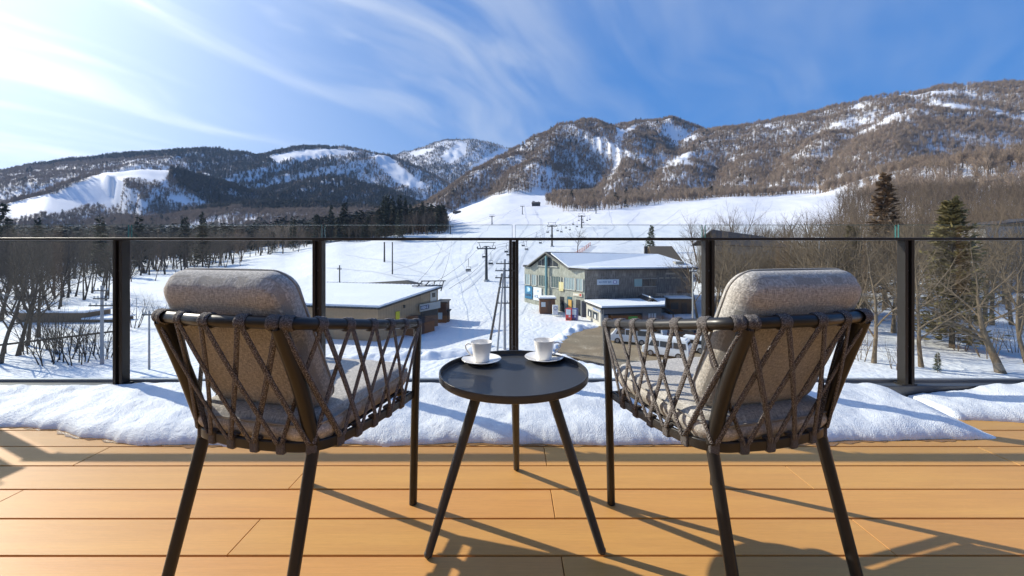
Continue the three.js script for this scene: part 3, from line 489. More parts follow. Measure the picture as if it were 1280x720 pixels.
cupAndSaucer(-0.123, -1.608, Math.PI - 0.25, 'with its handle toward the lift station');
cupAndSaucer(0.132, -1.640, 0.1, 'with its handle toward the timber lodge');

// ---------------------------------------------------------------- buildings
const roofSnow = std([0.86, 0.87, 0.89], 0.7, { bumpMap: snowGrain, bumpScale: 0.03 });
const darkTrim = std([0.035, 0.033, 0.032], 0.6), darkGlass = phys([0.03, 0.04, 0.05], 0.08), paleGlass = phys([0.30, 0.38, 0.38], 0.15);
// a prism between two rings of corners (same count)
function solid(low, high) {
  const n = low.length, pos = []; const tri = (a, b, c) => pos.push(...a, ...b, ...c);
  for (let i = 0; i < n; i++) { const j = (i + 1) % n; tri(low[i], low[j], high[j]); tri(low[i], high[j], high[i]); }
  for (let i = 1; i < n - 1; i++) { tri(high[0], high[i], high[i + 1]); tri(low[0], low[i + 1], low[i]); }
  const g = new THREE.BufferGeometry(); g.setAttribute('position', new THREE.Float32BufferAttribute(pos, 3));
  const uv = []; for (let i = 0; i < pos.length; i += 3) uv.push((pos[i] + pos[i + 2]) / 4, pos[i + 1] / 4); g.setAttribute('uv', new THREE.Float32BufferAttribute(uv, 2)); g.computeVertexNormals(); return g;
}
const raise = (ring, y) => ring.map(([x, , z]) => [x, y, z]);
// a slab lying on a sloping roof: corners, thickness upwards
const slab = (corners, th) => solid(corners, corners.map(([x, y, z]) => [x, y + th, z]));
// a panel set on a wall that runs from A to B (x, z): s0..s1 along it in metres, heights, proud of the wall by `out` towards the camera side
function onWall(A, B, s0, s1, y0, y1, out, thick = 0.06) {
  const dx = B[0] - A[0], dz = B[1] - A[1], L = Math.hypot(dx, dz), ux = dx / L, uz = dz / L; let nx = uz, nz = -ux; if (nz < 0) { nx = -nx; nz = -nz; }
  const g = new THREE.BoxGeometry(s1 - s0, y1 - y0, thick), m = (s0 + s1) / 2; g.rotateY(-Math.atan2(uz, ux)); g.translate(A[0] + ux * m + nx * (out - thick / 2), (y0 + y1) / 2, A[1] + uz * m + nz * (out - thick / 2)); return g;
}
// a sign face with lettering too small to read, drawn as the same run of dark strokes
function signTexture(bg, marks) { const c = document.createElement('canvas'); c.width = 256; c.height = 64; const k = c.getContext('2d'); k.fillStyle = bg; k.fillRect(0, 0, 256, 64); for (const [col, x, y, w, h] of marks) { k.fillStyle = col; k.fillRect(x, y, w, h); } const t = new THREE.CanvasTexture(c); t.colorSpace = THREE.SRGBColorSpace; return t; }
const strokes = (col, x0, x1, n, y, h, seed) => { const r = rng(seed), o = [], w = (x1 - x0) / n; for (let i = 0; i < n; i++) { const x = x0 + i * w; o.push([col, x, y, w * 0.22, h], [col, x + w * 0.2, y + (r() < 0.5 ? 0 : h * 0.42), w * 0.5, h * 0.2]); if (r() < 0.6) o.push([col, x + w * 0.55, y + h * 0.2, w * 0.2, h * 0.8]); if (r() < 0.5) o.push([col, x, y + h * 0.82, w * 0.7, h * 0.18]); } return o; };
function facePanel(A, B, s0, s1, y0, y1, out, mat, parent, name, side = 1) {   // a flat printed board with its own thickness
  const b = part(name, onWall(A, B, s0, s1, y0, y1, out, 0.05), mat, parent); return b;
}

// ---- the timber lodge beside the yard
{
  const L = thing('ski_lodge', 'weathered two storey timber lodge with a snow covered gable roof', 'building');
  const weather = (c0, c1, seed) => tex(512, 512, (u, v) => { const s = fbm(u * 34 + seed, v * 3, 4), t = fbm(u * 5, v * 5 + seed, 4), row = (v * 26) % 1 < 0.06 ? 0.72 : 1, n = clamp(0.5 + 0.9 * s + 0.4 * t); return [lerp(c0[0], c1[0], n) * row, lerp(c0[1], c1[1], n) * row, lerp(c0[2], c1[2], n) * row]; }, { srgb: true });
  const sideMat = std([1, 1, 1], 0.85, { map: weather([0.31, 0.30, 0.29], [0.58, 0.555, 0.53], 3) }), frontMat = std([1, 1, 1], 0.85, { map: weather([0.50, 0.50, 0.445], [0.78, 0.78, 0.72], 8) });
  const A = [2.57, -79.5], B = [12.06, -66], C = [31.6, -69.5], D = [34, -84], E = [10, -88];   // front left, near corner, side end, back
  const g0 = GROUND - 0.6, eave = -2.70, ridge = 0.10;
  const low = [A, B, C, D, E].map(([x, z]) => [x, g0, z]), high = raise(low, eave);
  part('wall', solid([low[1], low[2], low[3], low[4], low[0]].map((p) => [p[0], p[1], p[2]]), [high[1], high[2], high[3], high[4], high[0]]), sideMat, L);
  // pale front set just proud of the box, with its gable
  const fx = B[0] - A[0], fz = B[1] - A[1], fl = Math.hypot(fx, fz), P = (t, y, o = 0.1) => [A[0] + fx * t - fz / fl * o, y, A[1] + fz * t + (fx / fl) * o];
  const apexT = 0.44, frontLow = [P(0, g0), P(1.005, g0), P(1.005, eave - 0.02), P(0.80, eave + 0.02), P(apexT, ridge - 0.05), P(0.13, eave + 0.05), P(0, eave - 0.02)];
  part('front_wall', solid(frontLow, frontLow.map(([x, y, z]) => [x + 0.05, y, z - 0.06])), frontMat, L);
  // roof
  const R0 = P(apexT, ridge, 0.7), R1 = [27.2, ridge - 0.45, -76.5], eB = [P(0.82, eave, 0.7)[0], eave, P(0.82, eave, 0.7)[2]], eB2 = [B[0] + 0.3, eave - 0.02, B[1] + 0.7], eC = [C[0] + 0.8, eave - 0.02, C[1] + 0.7], eD = [D[0] + 0.8, eave, D[1]], eE = [E[0], eave, E[1]], eA = [P(0.10, eave, 0.7)[0], eave, P(0.10, eave, 0.7)[2]];
  const roof = part('roof', [slab([eB, eB2, eC, R1, R0], 0.22), slab([eC, eD, R1], 0.22), slab([R0, R1, eD, eE, eA], 0.22), slab([P(0, eave, 0.5), P(0.12, eave, 0.5), [E[0], eave, E[1]], [A[0] - 0.2, eave, A[1] - 3]], 0.2)], darkTrim, L);
  const up = (p, q, t, h) => [lerp(p[0], q[0], t), lerp(p[1], q[1], t) + h, lerp(p[2], q[2], t)];
  part('roof_snow', [slab([up(eB, R0, 0.05, 0.225), up(eB2, R1, 0.015, 0.225), up(eC, R1, 0.02, 0.225), up(eC, R1, 0.90, 0.225), up(eB2, R0, 0.86, 0.225)], 0.24), slab([up(eC, eD, 0.03, 0.23), up(eD, eC, 0.05, 0.23), up(R1, eD, 0.08, 0.23)], 0.18)], roofSnow, roof);
  part('chimney', [box(1.5, 0.8, 1.2, 29.5, eave + 0.9, -70.6)], std([0.40, 0.37, 0.30], 0.9), roof);
  part('chimney', box(0.55, 1.5, 0.55, 26.2, 0.6, -78), darkTrim, roof);
  part('fascia', [rod(P(apexT, ridge + 0.05, 0.75), P(0.10, eave + 0.08, 0.75), 0.16, 0.16, 4), rod(P(apexT, ridge + 0.05, 0.75), P(0.82, eave + 0.08, 0.75), 0.16, 0.16, 4)], std([0.16, 0.15, 0.13], 0.8), roof);
  // gable window: two panes with a rising top edge
  const gable = part('window', solid([P(0.27, -2.35, 0.16), P(0.60, -2.35, 0.16), P(0.60, -1.75, 0.16), P(0.46, -0.72, 0.16), P(0.42, -0.72, 0.16), P(0.27, -1.6, 0.16)], [P(0.27, -2.35, 0.2), P(0.60, -2.35, 0.2), P(0.60, -1.75, 0.2), P(0.46, -0.72, 0.2), P(0.42, -0.72, 0.2), P(0.27, -1.6, 0.2)]), darkGlass, L);
  const cream = std([0.62, 0.60, 0.52], 0.7), teal = std([0.17, 0.33, 0.34], 0.6);
  part('frame', [rod(P(0.26, -2.4, 0.24), P(0.61, -2.4, 0.24), 0.1, 0.1, 4), rod(P(0.33, -2.35, 0.22), P(0.33, -1.2, 0.22), 0.04, 0.04, 4), rod(P(0.53, -2.35, 0.22), P(0.53, -1.15, 0.22), 0.04, 0.04, 4)], cream, gable);
  part('column', rod(P(0.44, g0, 0.55), P(0.44, -0.5, 0.55), 0.24, 0.24, 8), teal, L);
  // band of tall upper windows
  const bays = [[0.02, 0.12, 1], [0.15, 0.24, 1], [0.28, 0.42, 0], [0.50, 0.66, 0], [0.71, 0.87, 1], [0.89, 0.985, 1]];
  for (const [a, b, pale] of bays) {
    const w = part('window', solid([P(a, -6.15, 0.13), P(b, -6.15, 0.13), P(b, -4.15, 0.13), P(a, -4.15, 0.13)], [P(a, -6.15, 0.18), P(b, -6.15, 0.18), P(b, -4.15, 0.18), P(a, -4.15, 0.18)]), pale ? paleGlass : phys([0.09, 0.13, 0.12], 0.12), L);
    const n = Math.max(2, Math.round((b - a) * fl / 0.75)), bars = []; for (let i = 0; i <= n; i++) bars.push(rod(P(lerp(a, b, i / n), -6.15, 0.2), P(lerp(a, b, i / n), -4.15, 0.2), i % n ? 0.035 : 0.1, i % n ? 0.035 : 0.1, 4)); bars.push(rod(P(a, -6.2, 0.2), P(b, -6.2, 0.2), 0.07, 0.07, 4));
    part('mullion', bars, cream, w);
  }
  // lower storey: dark openings, boards
  for (const [a, b, y0, y1, m] of [[0.64, 0.70, -10.2, -7.6, darkGlass], [0.755, 0.82, -10.0, -7.4, phys([0.06, 0.16, 0.20], 0.2)], [0.885, 0.94, -10.3, -7.7, darkTrim]]) part('door', solid([P(a, y0, 0.12), P(b, y0, 0.12), P(b, y1, 0.12), P(a, y1, 0.12)], [P(a, y0, 0.17), P(b, y0, 0.17), P(b, y1, 0.17), P(a, y1, 0.17)]), m, L);
  const flatBoard = (a, b, y0, y1, m, name) => { const g = new THREE.BoxGeometry((b - a) * fl, y1 - y0, 0.06), c = P((a + b) / 2, (y0 + y1) / 2, 0.24); g.rotateY(-Math.atan2(fz, fx)); g.translate(...c); return part(name, g, m, L); };
  flatBoard(0.02, 0.165, -8.9, -6.45, std([1, 1, 1], 0.5, { map: signTexture('#1f6f96', [['#8fc3dc', 70, 4, 90, 26], ['#d7e8ef', 120, 10, 60, 14], ['#0d4669', 20, 40, 200, 12]]) }), 'poster_board');
  flatBoard(0.185, 0.335, -9.0, -6.5, std([1, 1, 1], 0.5, { map: signTexture('#e6e8e8', [...strokes('#33679b', 40, 190, 4, 38, 12, 3), ['#a9c0cc', 120, 14, 60, 8]]) }), 'poster_board');
  flatBoard(0.845, 0.975, -7.15, -6.55, std([1, 1, 1], 0.5, { map: signTexture('#cfc4a8', [...strokes('#f4f4f0', 10, 170, 4, 16, 34, 5), ['#c8322c', 190, 12, 50, 40]]) }), 'sign_board');
  flatBoard(0.775, 0.825, -9.6, -7.9, std([0.75, 0.42, 0.10], 0.6), 'banner');
  flatBoard(0.63, 0.70, -6.6, -5.0, std([0.72, 0.62, 0.30], 0.6), 'notice_board');
  // long side
  const side = (s0, s1, y0, y1, m, name, o = 0.07) => part(name, onWall(B, C, s0, s1, y0, y1, o), m, L);
  side(2.1, 6.0, -5.15, -4.25, std([1, 1, 1], 0.5, { map: signTexture('#b9c3cc', [...strokes('#56708f', 22, 170, 7, 18, 26, 11), ['#8a7fa8', 186, 14, 44, 36], ['#e3e6ea', 196, 22, 24, 20]]) }), 'sign_board', 0.12);
  for (const [a, b, m] of [[8.8, 10.2, phys([0.22, 0.36, 0.36], 0.2)], [10.35, 11.6, darkGlass], [11.75, 12.9, darkGlass]]) { const w = side(a, b, -5.5, -4.3, m, 'window'); part('frame', [onWall(B, C, a, b, -4.3, -4.2, 0.12, 0.1), onWall(B, C, a, b, -5.6, -5.5, 0.12, 0.1)], std([0.36, 0.34, 0.30], 0.8), w); }
  side(14.6, 16.4, -3.55, -3.25, std([0.40, 0.36, 0.30], 0.8), 'vent'); side(16.8, 17.7, -7.0, -6.5, darkTrim, 'vent');
  for (let s = 13.4; s < 19; s += 1.15) side(s, s + 0.75, -4.25, -4.05, std([0.40, 0.35, 0.27], 0.8), 'vent');
  const boards = std([0.17, 0.16, 0.155], 0.9); for (let i = 0; i < 22; i++) { const y = -10.2 + i * 0.34; part('siding_board', onWall(B, C, 0.05, 19.6, y, y + 0.03, 0.03, 0.05), boards, L); }
}
// annex with a snowy flat roof, the brown sales hut in its porch, the dark porch roof, sheds
{
  const g0 = GROUND - 0.3;
  const [ax, , az] = onLevel(752, 411, GROUND), ann = thing('lodge_annex', 'low pale annex with snowy flat roof and counter windows beside the lodge', 'building');
  const A = [11.95, -64], B = [ax, az], C = [ax + 9.2, az - 1.5], D = [25.5, -66.2], ring = [A, B, C, D], wallM = std([0.52, 0.49, 0.42], 0.9), greyM = std([0.16, 0.16, 0.17], 0.9);
  const yT = -7.75;
  // walls as separate pieces so that the porch stays open
  part('wall', solid([[A[0], g0, A[1]], [B[0], g0, B[1]], [B[0] + 0.3, g0, B[1] - 0.02], [A[0] + 0.3, g0, A[1]]], [[A[0], yT, A[1]], [B[0], yT, B[1]], [B[0] + 0.3, yT, B[1] - 0.02], [A[0] + 0.3, yT, A[1]]]), wallM, ann);
  part('wall', onWall(A, [A[0] + 11.3, A[1] - 4], 0, 12, g0, yT, -1.5, 0.3), greyM, ann);
  part('wall', onWall(B, C, 6.3, 9.3, g0, yT, 0, 0.3), greyM, ann);
  part('lintel', onWall(B, C, 0, 9.3, yT - 0.75, yT, 0.02, 0.3), greyM, ann); part('pillar', onWall(B, C, 0, 0.4, g0, yT, 0, 0.4), greyM, ann);
  part('roof', [slab([[A[0] - 0.4, yT, A[1] + 0.2], [B[0] - 0.2, yT, B[1] + 0.5], [C[0] + 0.5, yT, C[1] + 0.5], [D[0], yT, D[1]]], 0.22)], darkTrim, ann);
  part('roof_snow', [slab([[A[0] - 0.3, yT + 0.225, A[1] + 0.1], [B[0] - 0.1, yT + 0.225, B[1] + 0.4], [C[0] + 0.3, yT + 0.225, C[1] + 0.3], [D[0], yT + 0.225, D[1]]], 0.25)], roofSnow, ann);
  const al = Math.hypot(B[0] - A[0], B[1] - A[1]);
  for (const [a, b] of [[0.14, 0.42], [0.50, 0.80]]) { const w = part('window', onWall(A, B, a * al, b * al, -9.7, -8.55, 0.06), darkGlass, ann); part('frame', [onWall(A, B, a * al, b * al, -8.55, -8.47, 0.1, 0.1), onWall(A, B, a * al, b * al, -9.78, -9.7, 0.1, 0.1), onWall(A, B, a * al - 0.08, a * al, -9.78, -8.47, 0.1, 0.1), onWall(A, B, b * al, b * al + 0.08, -9.78, -8.47, 0.1, 0.1)], wallM, w); part('notice', onWall(A, B, lerp(a, b, 0.3) * al, lerp(a, b, 0.55) * al, -9.6, -8.95, 0.075, 0.02), std([0.75, 0.75, 0.72], 0.7), w); }
  part('sign_board', onWall(A, B, 0.48 * al, 0.95 * al, -8.35, -8.0, 0.09), std([1, 1, 1], 0.5, { map: signTexture('#aeb4c0', strokes('#3b5690', 10, 240, 8, 14, 36, 17)) }), ann);
  { const w = part('window', onWall(B, C, 7.2, 8.4, -9.9, -8.6, 0.05), std([0.55, 0.56, 0.58], 0.5), ann); part('frame', [onWall(B, C, 7.55, 7.62, -9.9, -8.6, 0.09, 0.06), onWall(B, C, 7.95, 8.02, -9.9, -8.6, 0.09, 0.06), onWall(B, C, 7.2, 8.4, -9.3, -9.22, 0.09, 0.06)], darkTrim, w); }
  const hut = thing('sales_hut', 'brown timber sales hut with a bright green board under the annex porch', 'kiosk');
  const hb = std([0.12, 0.05, 0.025], 0.8); part('wall', onWall(B, C, 1.5, 6.0, g0, -8.75, -0.05, 1.1), hb, hut); part('roof', onWall(B, C, 1.3, 6.1, -8.75, -8.6, 0.0, 1.3), darkTrim, hut);
  part('sign_board', onWall(B, C, 1.8, 3.6, -9.6, -9.2, 0.02), std([0.30, 0.38, 0.52], 0.6), hut); part('sign_board', onWall(B, C, 4.1, 5.5, -9.75, -8.95, 0.03), std([0.01, 0.42, 0.06], 0.5), hut);
}
{
  const d = 63, c = (px, py) => at(px, py, d), p = thing('entrance_porch', 'dark pitched entrance porch on the long side of the lodge', 'porch');
  const [x0, , z0] = c(812, 374), w = 3.4; part('roof', [slab([[x0 - w, -9.2, z0 + 1.5], [x0, -6.9, z0 + 1.5], [x0, -6.9, z0 - 4], [x0 - w, -9.2, z0 - 4]], 0.15), slab([[x0, -6.9, z0 + 1.5], [x0 + w, -9.2, z0 + 1.5], [x0 + w, -9.2, z0 - 4], [x0, -6.9, z0 - 4]], 0.15)], std([0.03, 0.03, 0.035], 0.8), p);
  part('post', [rod([x0 - w + 0.2, GROUND - 0.3, z0 + 1.3], [x0 - w + 0.2, -9.1, z0 + 1.3], 0.1), rod([x0 + w - 0.2, GROUND - 0.3, z0 + 1.3], [x0 + w - 0.2, -9.1, z0 + 1.3], 0.1), rod([x0, GROUND - 0.3, z0 + 1.3], [x0, -7, z0 + 1.3], 0.1)], darkTrim, p);
  part('roof_snow', slab([[x0 - 0.2, -6.75, z0 + 1.0], [x0 + 1.7, -7.6, z0 + 1.0], [x0 + 1.7, -7.6, z0 - 3], [x0 - 0.2, -6.75, z0 - 3]], 0.2), roofSnow, p);
}
function shed(name, label, px0, px1, py, h, depth, wallC, snow = true, cat = 'shed', dist, pieces) {
  const d = dist || FOCAL * (EYE - GROUND) / (py - PY0), a = at(px0, py, d), b = at(px1, py, d), w = b[0] - a[0], y = a[1], s = thing(name, label, cat, [(a[0] + b[0]) / 2, y, -d]);
  part('wall', box(w, h + 0.6, depth, 0, h / 2 - 0.3, -depth / 2), std(wallC, 0.85), s); part('roof', box(w + 0.4, 0.14, depth + 0.5, 0, h + 0.07, -depth / 2), darkTrim, s);
  if (snow) part('roof_snow', rbox(w + 0.36, 0.26, depth + 0.46, 0.1, 0, h + 0.27, -depth / 2), roofSnow, s);
  if (pieces) for (const [nm, x0, x1, y0, y1, c] of pieces) part(nm, box((x1 - x0) * w, (y1 - y0) * h, 0.08, ((x0 + x1) / 2 - 0.5) * w, (y0 + y1) / 2 * h, 0.03), std(c, 0.6), s);
  return s;
}
shed('ticket_hut', 'small brown timber hut with snowy roof in front of the lodge', 675, 694, 391, 2.3, 2.4, [0.17, 0.085, 0.05], true, 'hut', 68.5, [['window', 0.08, 0.36, 0.45, 0.8, [0.6, 0.65, 0.66]], ['door', 0.5, 0.72, 0.02, 0.85, [0.09, 0.05, 0.035]]]);
shed('timber_shed', 'brown timber shed with snowy roof at the far end of the lodge', 837, 864, 394, 2.6, 3.2, [0.14, 0.075, 0.04], true, 'shed', 66.5, [['window', 0.06, 0.40, 0.40, 0.82, [0.035, 0.03, 0.03]], ['door', 0.55, 0.80, 0.03, 0.82, [0.06, 0.035, 0.025]]]);
{ // heating unit, vending machines
  const u = thing('outdoor_unit', 'white boxy outdoor unit beside the brown ticket hut', 'machine', at(694, 392.5, 66.5)); part('casing', rbox(0.9, 1.6, 0.7, 0.05, 0, 0.7, 0), std([0.7, 0.71, 0.72], 0.5), u); part('fan_grille', new THREE.TorusGeometry(0.28, 0.05, 6, 20).translate(0, 1.0, 0.36), std([0.3, 0.3, 0.3], 0.6), u);
  for (const [px, c, n] of [[711.5, [0.62, 0.045, 0.05], 'red'], [718.5, [0.02, 0.05, 0.26], 'blue']]) {
    const v = thing('vending_machine', n + ' drinks vending machine standing in front of the lodge', 'machine', at(px, 400.8, 62.5), -0.5);
    part('cabinet', rbox(0.95, 2.1, 0.75, 0.04, 0, 0.9, 0), std(c, 0.35), v); part('display_window', box(0.78, 0.85, 0.03, 0, 1.4, 0.38), std([0.62, 0.70, 0.72], 0.3), v); part('coin_panel', box(0.3, 0.3, 0.03, 0.2, 0.75, 0.38), std([0.5, 0.5, 0.52], 0.4), v); part('dispensing_slot', box(0.5, 0.2, 0.03, -0.05, 0.3, 0.38), darkTrim, v);
    for (let i = 0; i < 3; i++) part('shelf', box(0.74, 0.03, 0.04, 0, 1.1 + i * 0.27, 0.395), std([0.8, 0.8, 0.8], 0.4), v);
  }
}
// ---- the lift station: mono-pitch roof under snow, tan siding
{
  const S = thing('lift_station', 'low tan lift station building with a broad snowy roof', 'building');
  const g0 = GROUND - 0.4, FL = [-29.2, -52.2], FR = [-16.6, -49.4], BR = [-11.0, -59.2], BL = [-29.5, -64], yF = -6.55, yB = -4.98;
  const tan = std([1, 1, 1], 0.85, { map: tex(256, 256, (u, v) => { const k = (u * 24) % 1 < 0.12 ? 0.85 : 1, n = (0.96 + 0.06 * fbm(u * 8, v * 8, 3, 8)) * k; return [0.66 * n, 0.565 * n, 0.45 * n]; }, { srgb: true }) });
  part('wall', solid([[...FL], [...FR], [...BR], [...BL]].map(([x, z]) => [x, g0, z]), [[FL[0], yF, FL[1]], [FR[0], yF, FR[1]], [BR[0], yB, BR[1]], [BL[0], yB, BL[1]]]), tan, S);
  const ov = 0.6, c = [[FL[0] - ov, yF, FL[1] + ov], [FR[0] + 0.35, yF, FR[1] + ov], [BR[0] + ov, yB, BR[1] - 0.2], [BL[0] - ov, yB, BL[1] - ov]];
  const roof = part('roof', slab(c, 0.22), darkTrim, S), up = (p, k, h) => { const m = [(c[0][0] + c[2][0]) / 2, (c[0][1] + c[2][1]) / 2, (c[0][2] + c[2][2]) / 2]; return [lerp(p[0], m[0], k), lerp(p[1], m[1], k) + h, lerp(p[2], m[2], k)]; };
  part('roof_snow', slab(c.map((p) => up(p, 0.012, 0.224)), 0.26), roofSnow, roof);
  // corrugated upper edge and front edge
  const ribs = std([0.05, 0.05, 0.05], 0.7); for (let i = 0; i < 34; i++) { const t = (i + 0.5) / 34; part('roof_rib', box(0.22, 0.16, 0.5, lerp(c[3][0], c[2][0], t), yB + 0.42, lerp(c[3][2], c[2][2], t)), ribs, roof); }
  for (let i = 0; i < 30; i++) { const t = (i + 0.5) / 30; part('roof_rib', box(0.16, 0.12, 0.3, lerp(c[0][0], c[1][0], t), yF + 0.16, lerp(c[0][2], c[1][2], t) + 0.12), ribs, roof); }
  part('roof_ridge', solid([[-27, yB, -64.5], [-14.4, yB, -61.5], [-14.4, yB, -66], [-27, yB, -68]], [[-24, yB + 0.2, -66], [-17, yB + 0.85, -63.4], [-16.8, yB + 0.8, -64.4], [-24, yB + 0.2, -66.5]]), darkTrim, roof);
  const W = (s0, s1, y0, y1, m, name, o = 0.08) => part(name, onWall(FR, BR, s0, s1, y0, y1, o, 0.08), m, S);
  W(2.85, 3.5, -8.6, -7.3, std([0.62, 0.54, 0.03], 0.6), 'notice_board', 0.12); W(1.4, 2.6, -8.9, -8.2, std([0.55, 0.58, 0.50], 0.6), 'notice_board', 0.12);
  W(7.6, 11.2, g0, -7.9, darkTrim, 'doorway', 0.05); W(6.9, 11.25, -7.85, -6.85, std([0.44, 0.42, 0.38], 0.8), 'sign_beam', 0.5);
  W(7.0, 8.7, -7.6, -7.05, std([1, 1, 1], 0.5, { map: signTexture('#4a5266', strokes('#c9cedb', 16, 240, 4, 12, 40, 23)) }), 'sign_board', 0.6);
  W(9.9, 10.6, -6.2, -5.55, darkGlass, 'window', 0.1); W(9.6, 10.9, -6.8, -5.2, std([0.52, 0.49, 0.43], 0.8), 'panel', 0.06); W(4.2, 4.5, -7.0, -6.6, darkTrim, 'lamp_box', 0.15);
  // brown lean-to beside the doorway
  const P = (s, o, y) => { const dx = BR[0] - FR[0], dz = BR[1] - FR[1], l = Math.hypot(dx, dz); return [FR[0] + dx / l * s - dz / l * o, y, FR[1] + dz / l * s + dx / l * o]; };
  const lean = part('lean_to', solid([P(4.3, 0.1, g0), P(4.3, 2, g0), P(8.2, 2, g0), P(8.2, 0.1, g0)], [P(4.3, 0.1, -8.7), P(4.3, 2, -9.0), P(8.2, 2, -9.0), P(8.2, 0.1, -8.7)]), std([0.09, 0.045, 0.03], 0.85), S);
  part('lean_to_roof', solid([P(4.0, 0.1, -8.65), P(4.0, 2.3, -9.0), P(8.5, 2.3, -9.0), P(8.5, 0.1, -8.65)], [P(5, 0.1, -8.2), P(5, 1.2, -8.2), P(6.2, 1.2, -8.2), P(6.2, 0.1, -8.2)]), std([0.05, 0.035, 0.03], 0.85), lean);
  // steel frame of the lift on the roof end
  const steel = std([0.06, 0.06, 0.065], 0.5); part('lift_frame', [[-14.6, -4.55, -58.2, -10.3, -4.55, -58.9], [-13.6, -3.95, -59.6, -10.0, -3.95, -60.1], [-13.2, -5, -59, -12.4, -3.95, -60], [-10.6, -5.4, -59.4, -10.3, -3.95, -60.1], [-14.2, -5, -58.4, -13.4, -4.0, -59.4], [-11.6, -5, -58.6, -11.6, -4.0, -59.8]].map((q) => rod(q.slice(0, 3), q.slice(3), 0.09, 0.09, 6)), steel, S);
}
shed('attendant_hut', 'dark brown attendant hut with pale window at the lift station doorway', 546.5, 558, 406, 3.4, 3, [0.10, 0.05, 0.03], false, 'hut', 61, [['window', 0.1, 0.55, 0.25, 0.55, [0.42, 0.55, 0.60]]]);
shed('storage_box', 'small dark storage box beside the attendant hut', 557.5, 561, 404.5, 1.9, 1.2, [0.06, 0.045, 0.04], false, 'box', 61.5);
// ---- houses among the trees
{
  const h = thing('grey_house', 'grey house with dark pitched roof behind the bare trees', 'house'); const d = 88, a = at(888, 345, d), b = at(985, 345, d), y0 = GROUND, yT = at(0, 307, d)[1], gx = b[0] - a[0];
  part('wall', box(gx * 0.86, yT - y0 + 1, 9, (a[0] + b[0]) / 2, (yT + y0 - 1) / 2, -d - 4.5), std([0.26, 0.27, 0.29], 0.85), h);
  const rd = at(0, 287, d)[1], x0 = a[0] + 1.5, x1 = b[0] - 1; part('roof', [slab([[x0 - 1.2, yT, -d + 0.8], [x1 + 1.2, yT - 0.6, -d + 0.8], [x1 - 1.5, rd - 1.6, -d - 4.5], [x0 + 1, rd, -d - 4.5]], 0.25), slab([[x0 + 1, rd, -d - 4.5], [x1 - 1.5, rd - 1.6, -d - 4.5], [x1 + 1.2, yT - 0.6, -d - 10], [x0 - 1.2, yT, -d - 10]], 0.25)], std([0.045, 0.04, 0.042], 0.85), h);
  for (const [px, py] of [[915, 320], [930, 322], [945, 321], [912, 337], [938, 338]]) { const c = at(px, py, d); const w = part('window', box(1.6, 1.3, 0.08, c[0], c[1], -d + 0.03), darkGlass, h); part('frame', [box(1.7, 0.08, 0.1, c[0], c[1] - 0.7, -d + 0.06), box(0.06, 1.3, 0.1, c[0], c[1], -d + 0.085)], std([0.5, 0.5, 0.5], 0.7), w); }
  const h2 = thing('lodge_cabin', 'brown roofed cabin rising behind the far end of the lodge', 'house'); const d2 = 100, p0 = at(818, 312, d2), p1 = at(850, 332, d2);
  part('wall', box(6, 8, 8, p0[0] + 3, p1[1] - 3, -d2 - 4), std([0.30, 0.24, 0.17], 0.85), h2); part('roof', [slab([[p0[0] - 1, p1[1] + 0.5, -d2 + 1], [p0[0] + 7, p1[1] + 0.5, -d2 + 1], [p0[0] + 6, p0[1] + 0.6, -d2 - 4], [p0[0], p0[1] + 0.6, -d2 - 4]], 0.3), slab([[p0[0], p0[1] + 0.6, -d2 - 4], [p0[0] + 6, p0[1] + 0.6, -d2 - 4], [p0[0] + 7, p1[1] + 0.5, -d2 - 9], [p0[0] - 1, p1[1] + 0.5, -d2 - 9]], 0.3)], std([0.20, 0.15, 0.10], 0.9), h2);
}
{
  const h = thing('concrete_house', 'grey concrete house with upstairs balcony half hidden by bare branches', 'house'); const d = 74, a = at(1232, 360, d), b = at(1330, 360, d), yT = at(0, 283, d)[1], y0 = GROUND;
  const con = std([0.30, 0.30, 0.31], 0.85); part('wall', box(b[0] - a[0], yT - y0 + 1.5, 8, (a[0] + b[0]) / 2, (yT + y0 - 1.5) / 2, -d - 4), con, h);
  part('roof', slab([[a[0] - 0.8, yT, -d + 0.9], [b[0], yT + 1.6, -d + 0.9], [b[0], yT + 1.6, -d - 8], [a[0] - 0.8, yT, -d - 8]], 0.3), std([0.06, 0.06, 0.06], 0.8), h);
  for (const [px, py] of [[1243, 300], [1262, 300], [1243, 333], [1262, 333], [1281, 300]]) { const c = at(px, py, d); const w = part('window', box(1.1, 1.7, 0.08, c[0], c[1], -d + 0.03), phys([0.25, 0.30, 0.34], 0.1), h); part('frame', [box(1.2, 0.08, 0.1, c[0], c[1] - 0.88, -d + 0.06), box(0.07, 1.7, 0.1, c[0], c[1], -d + 0.085)], std([0.6, 0.6, 0.6], 0.6), w); }
  const by = at(0, 316, d)[1]; part('balcony', [box(b[0] - a[0], 0.2, 1.4, (a[0] + b[0]) / 2, by, -d + 0.7), box(b[0] - a[0], 0.08, 0.08, (a[0] + b[0]) / 2, by + 1.0, -d + 1.35)], con, h);
}
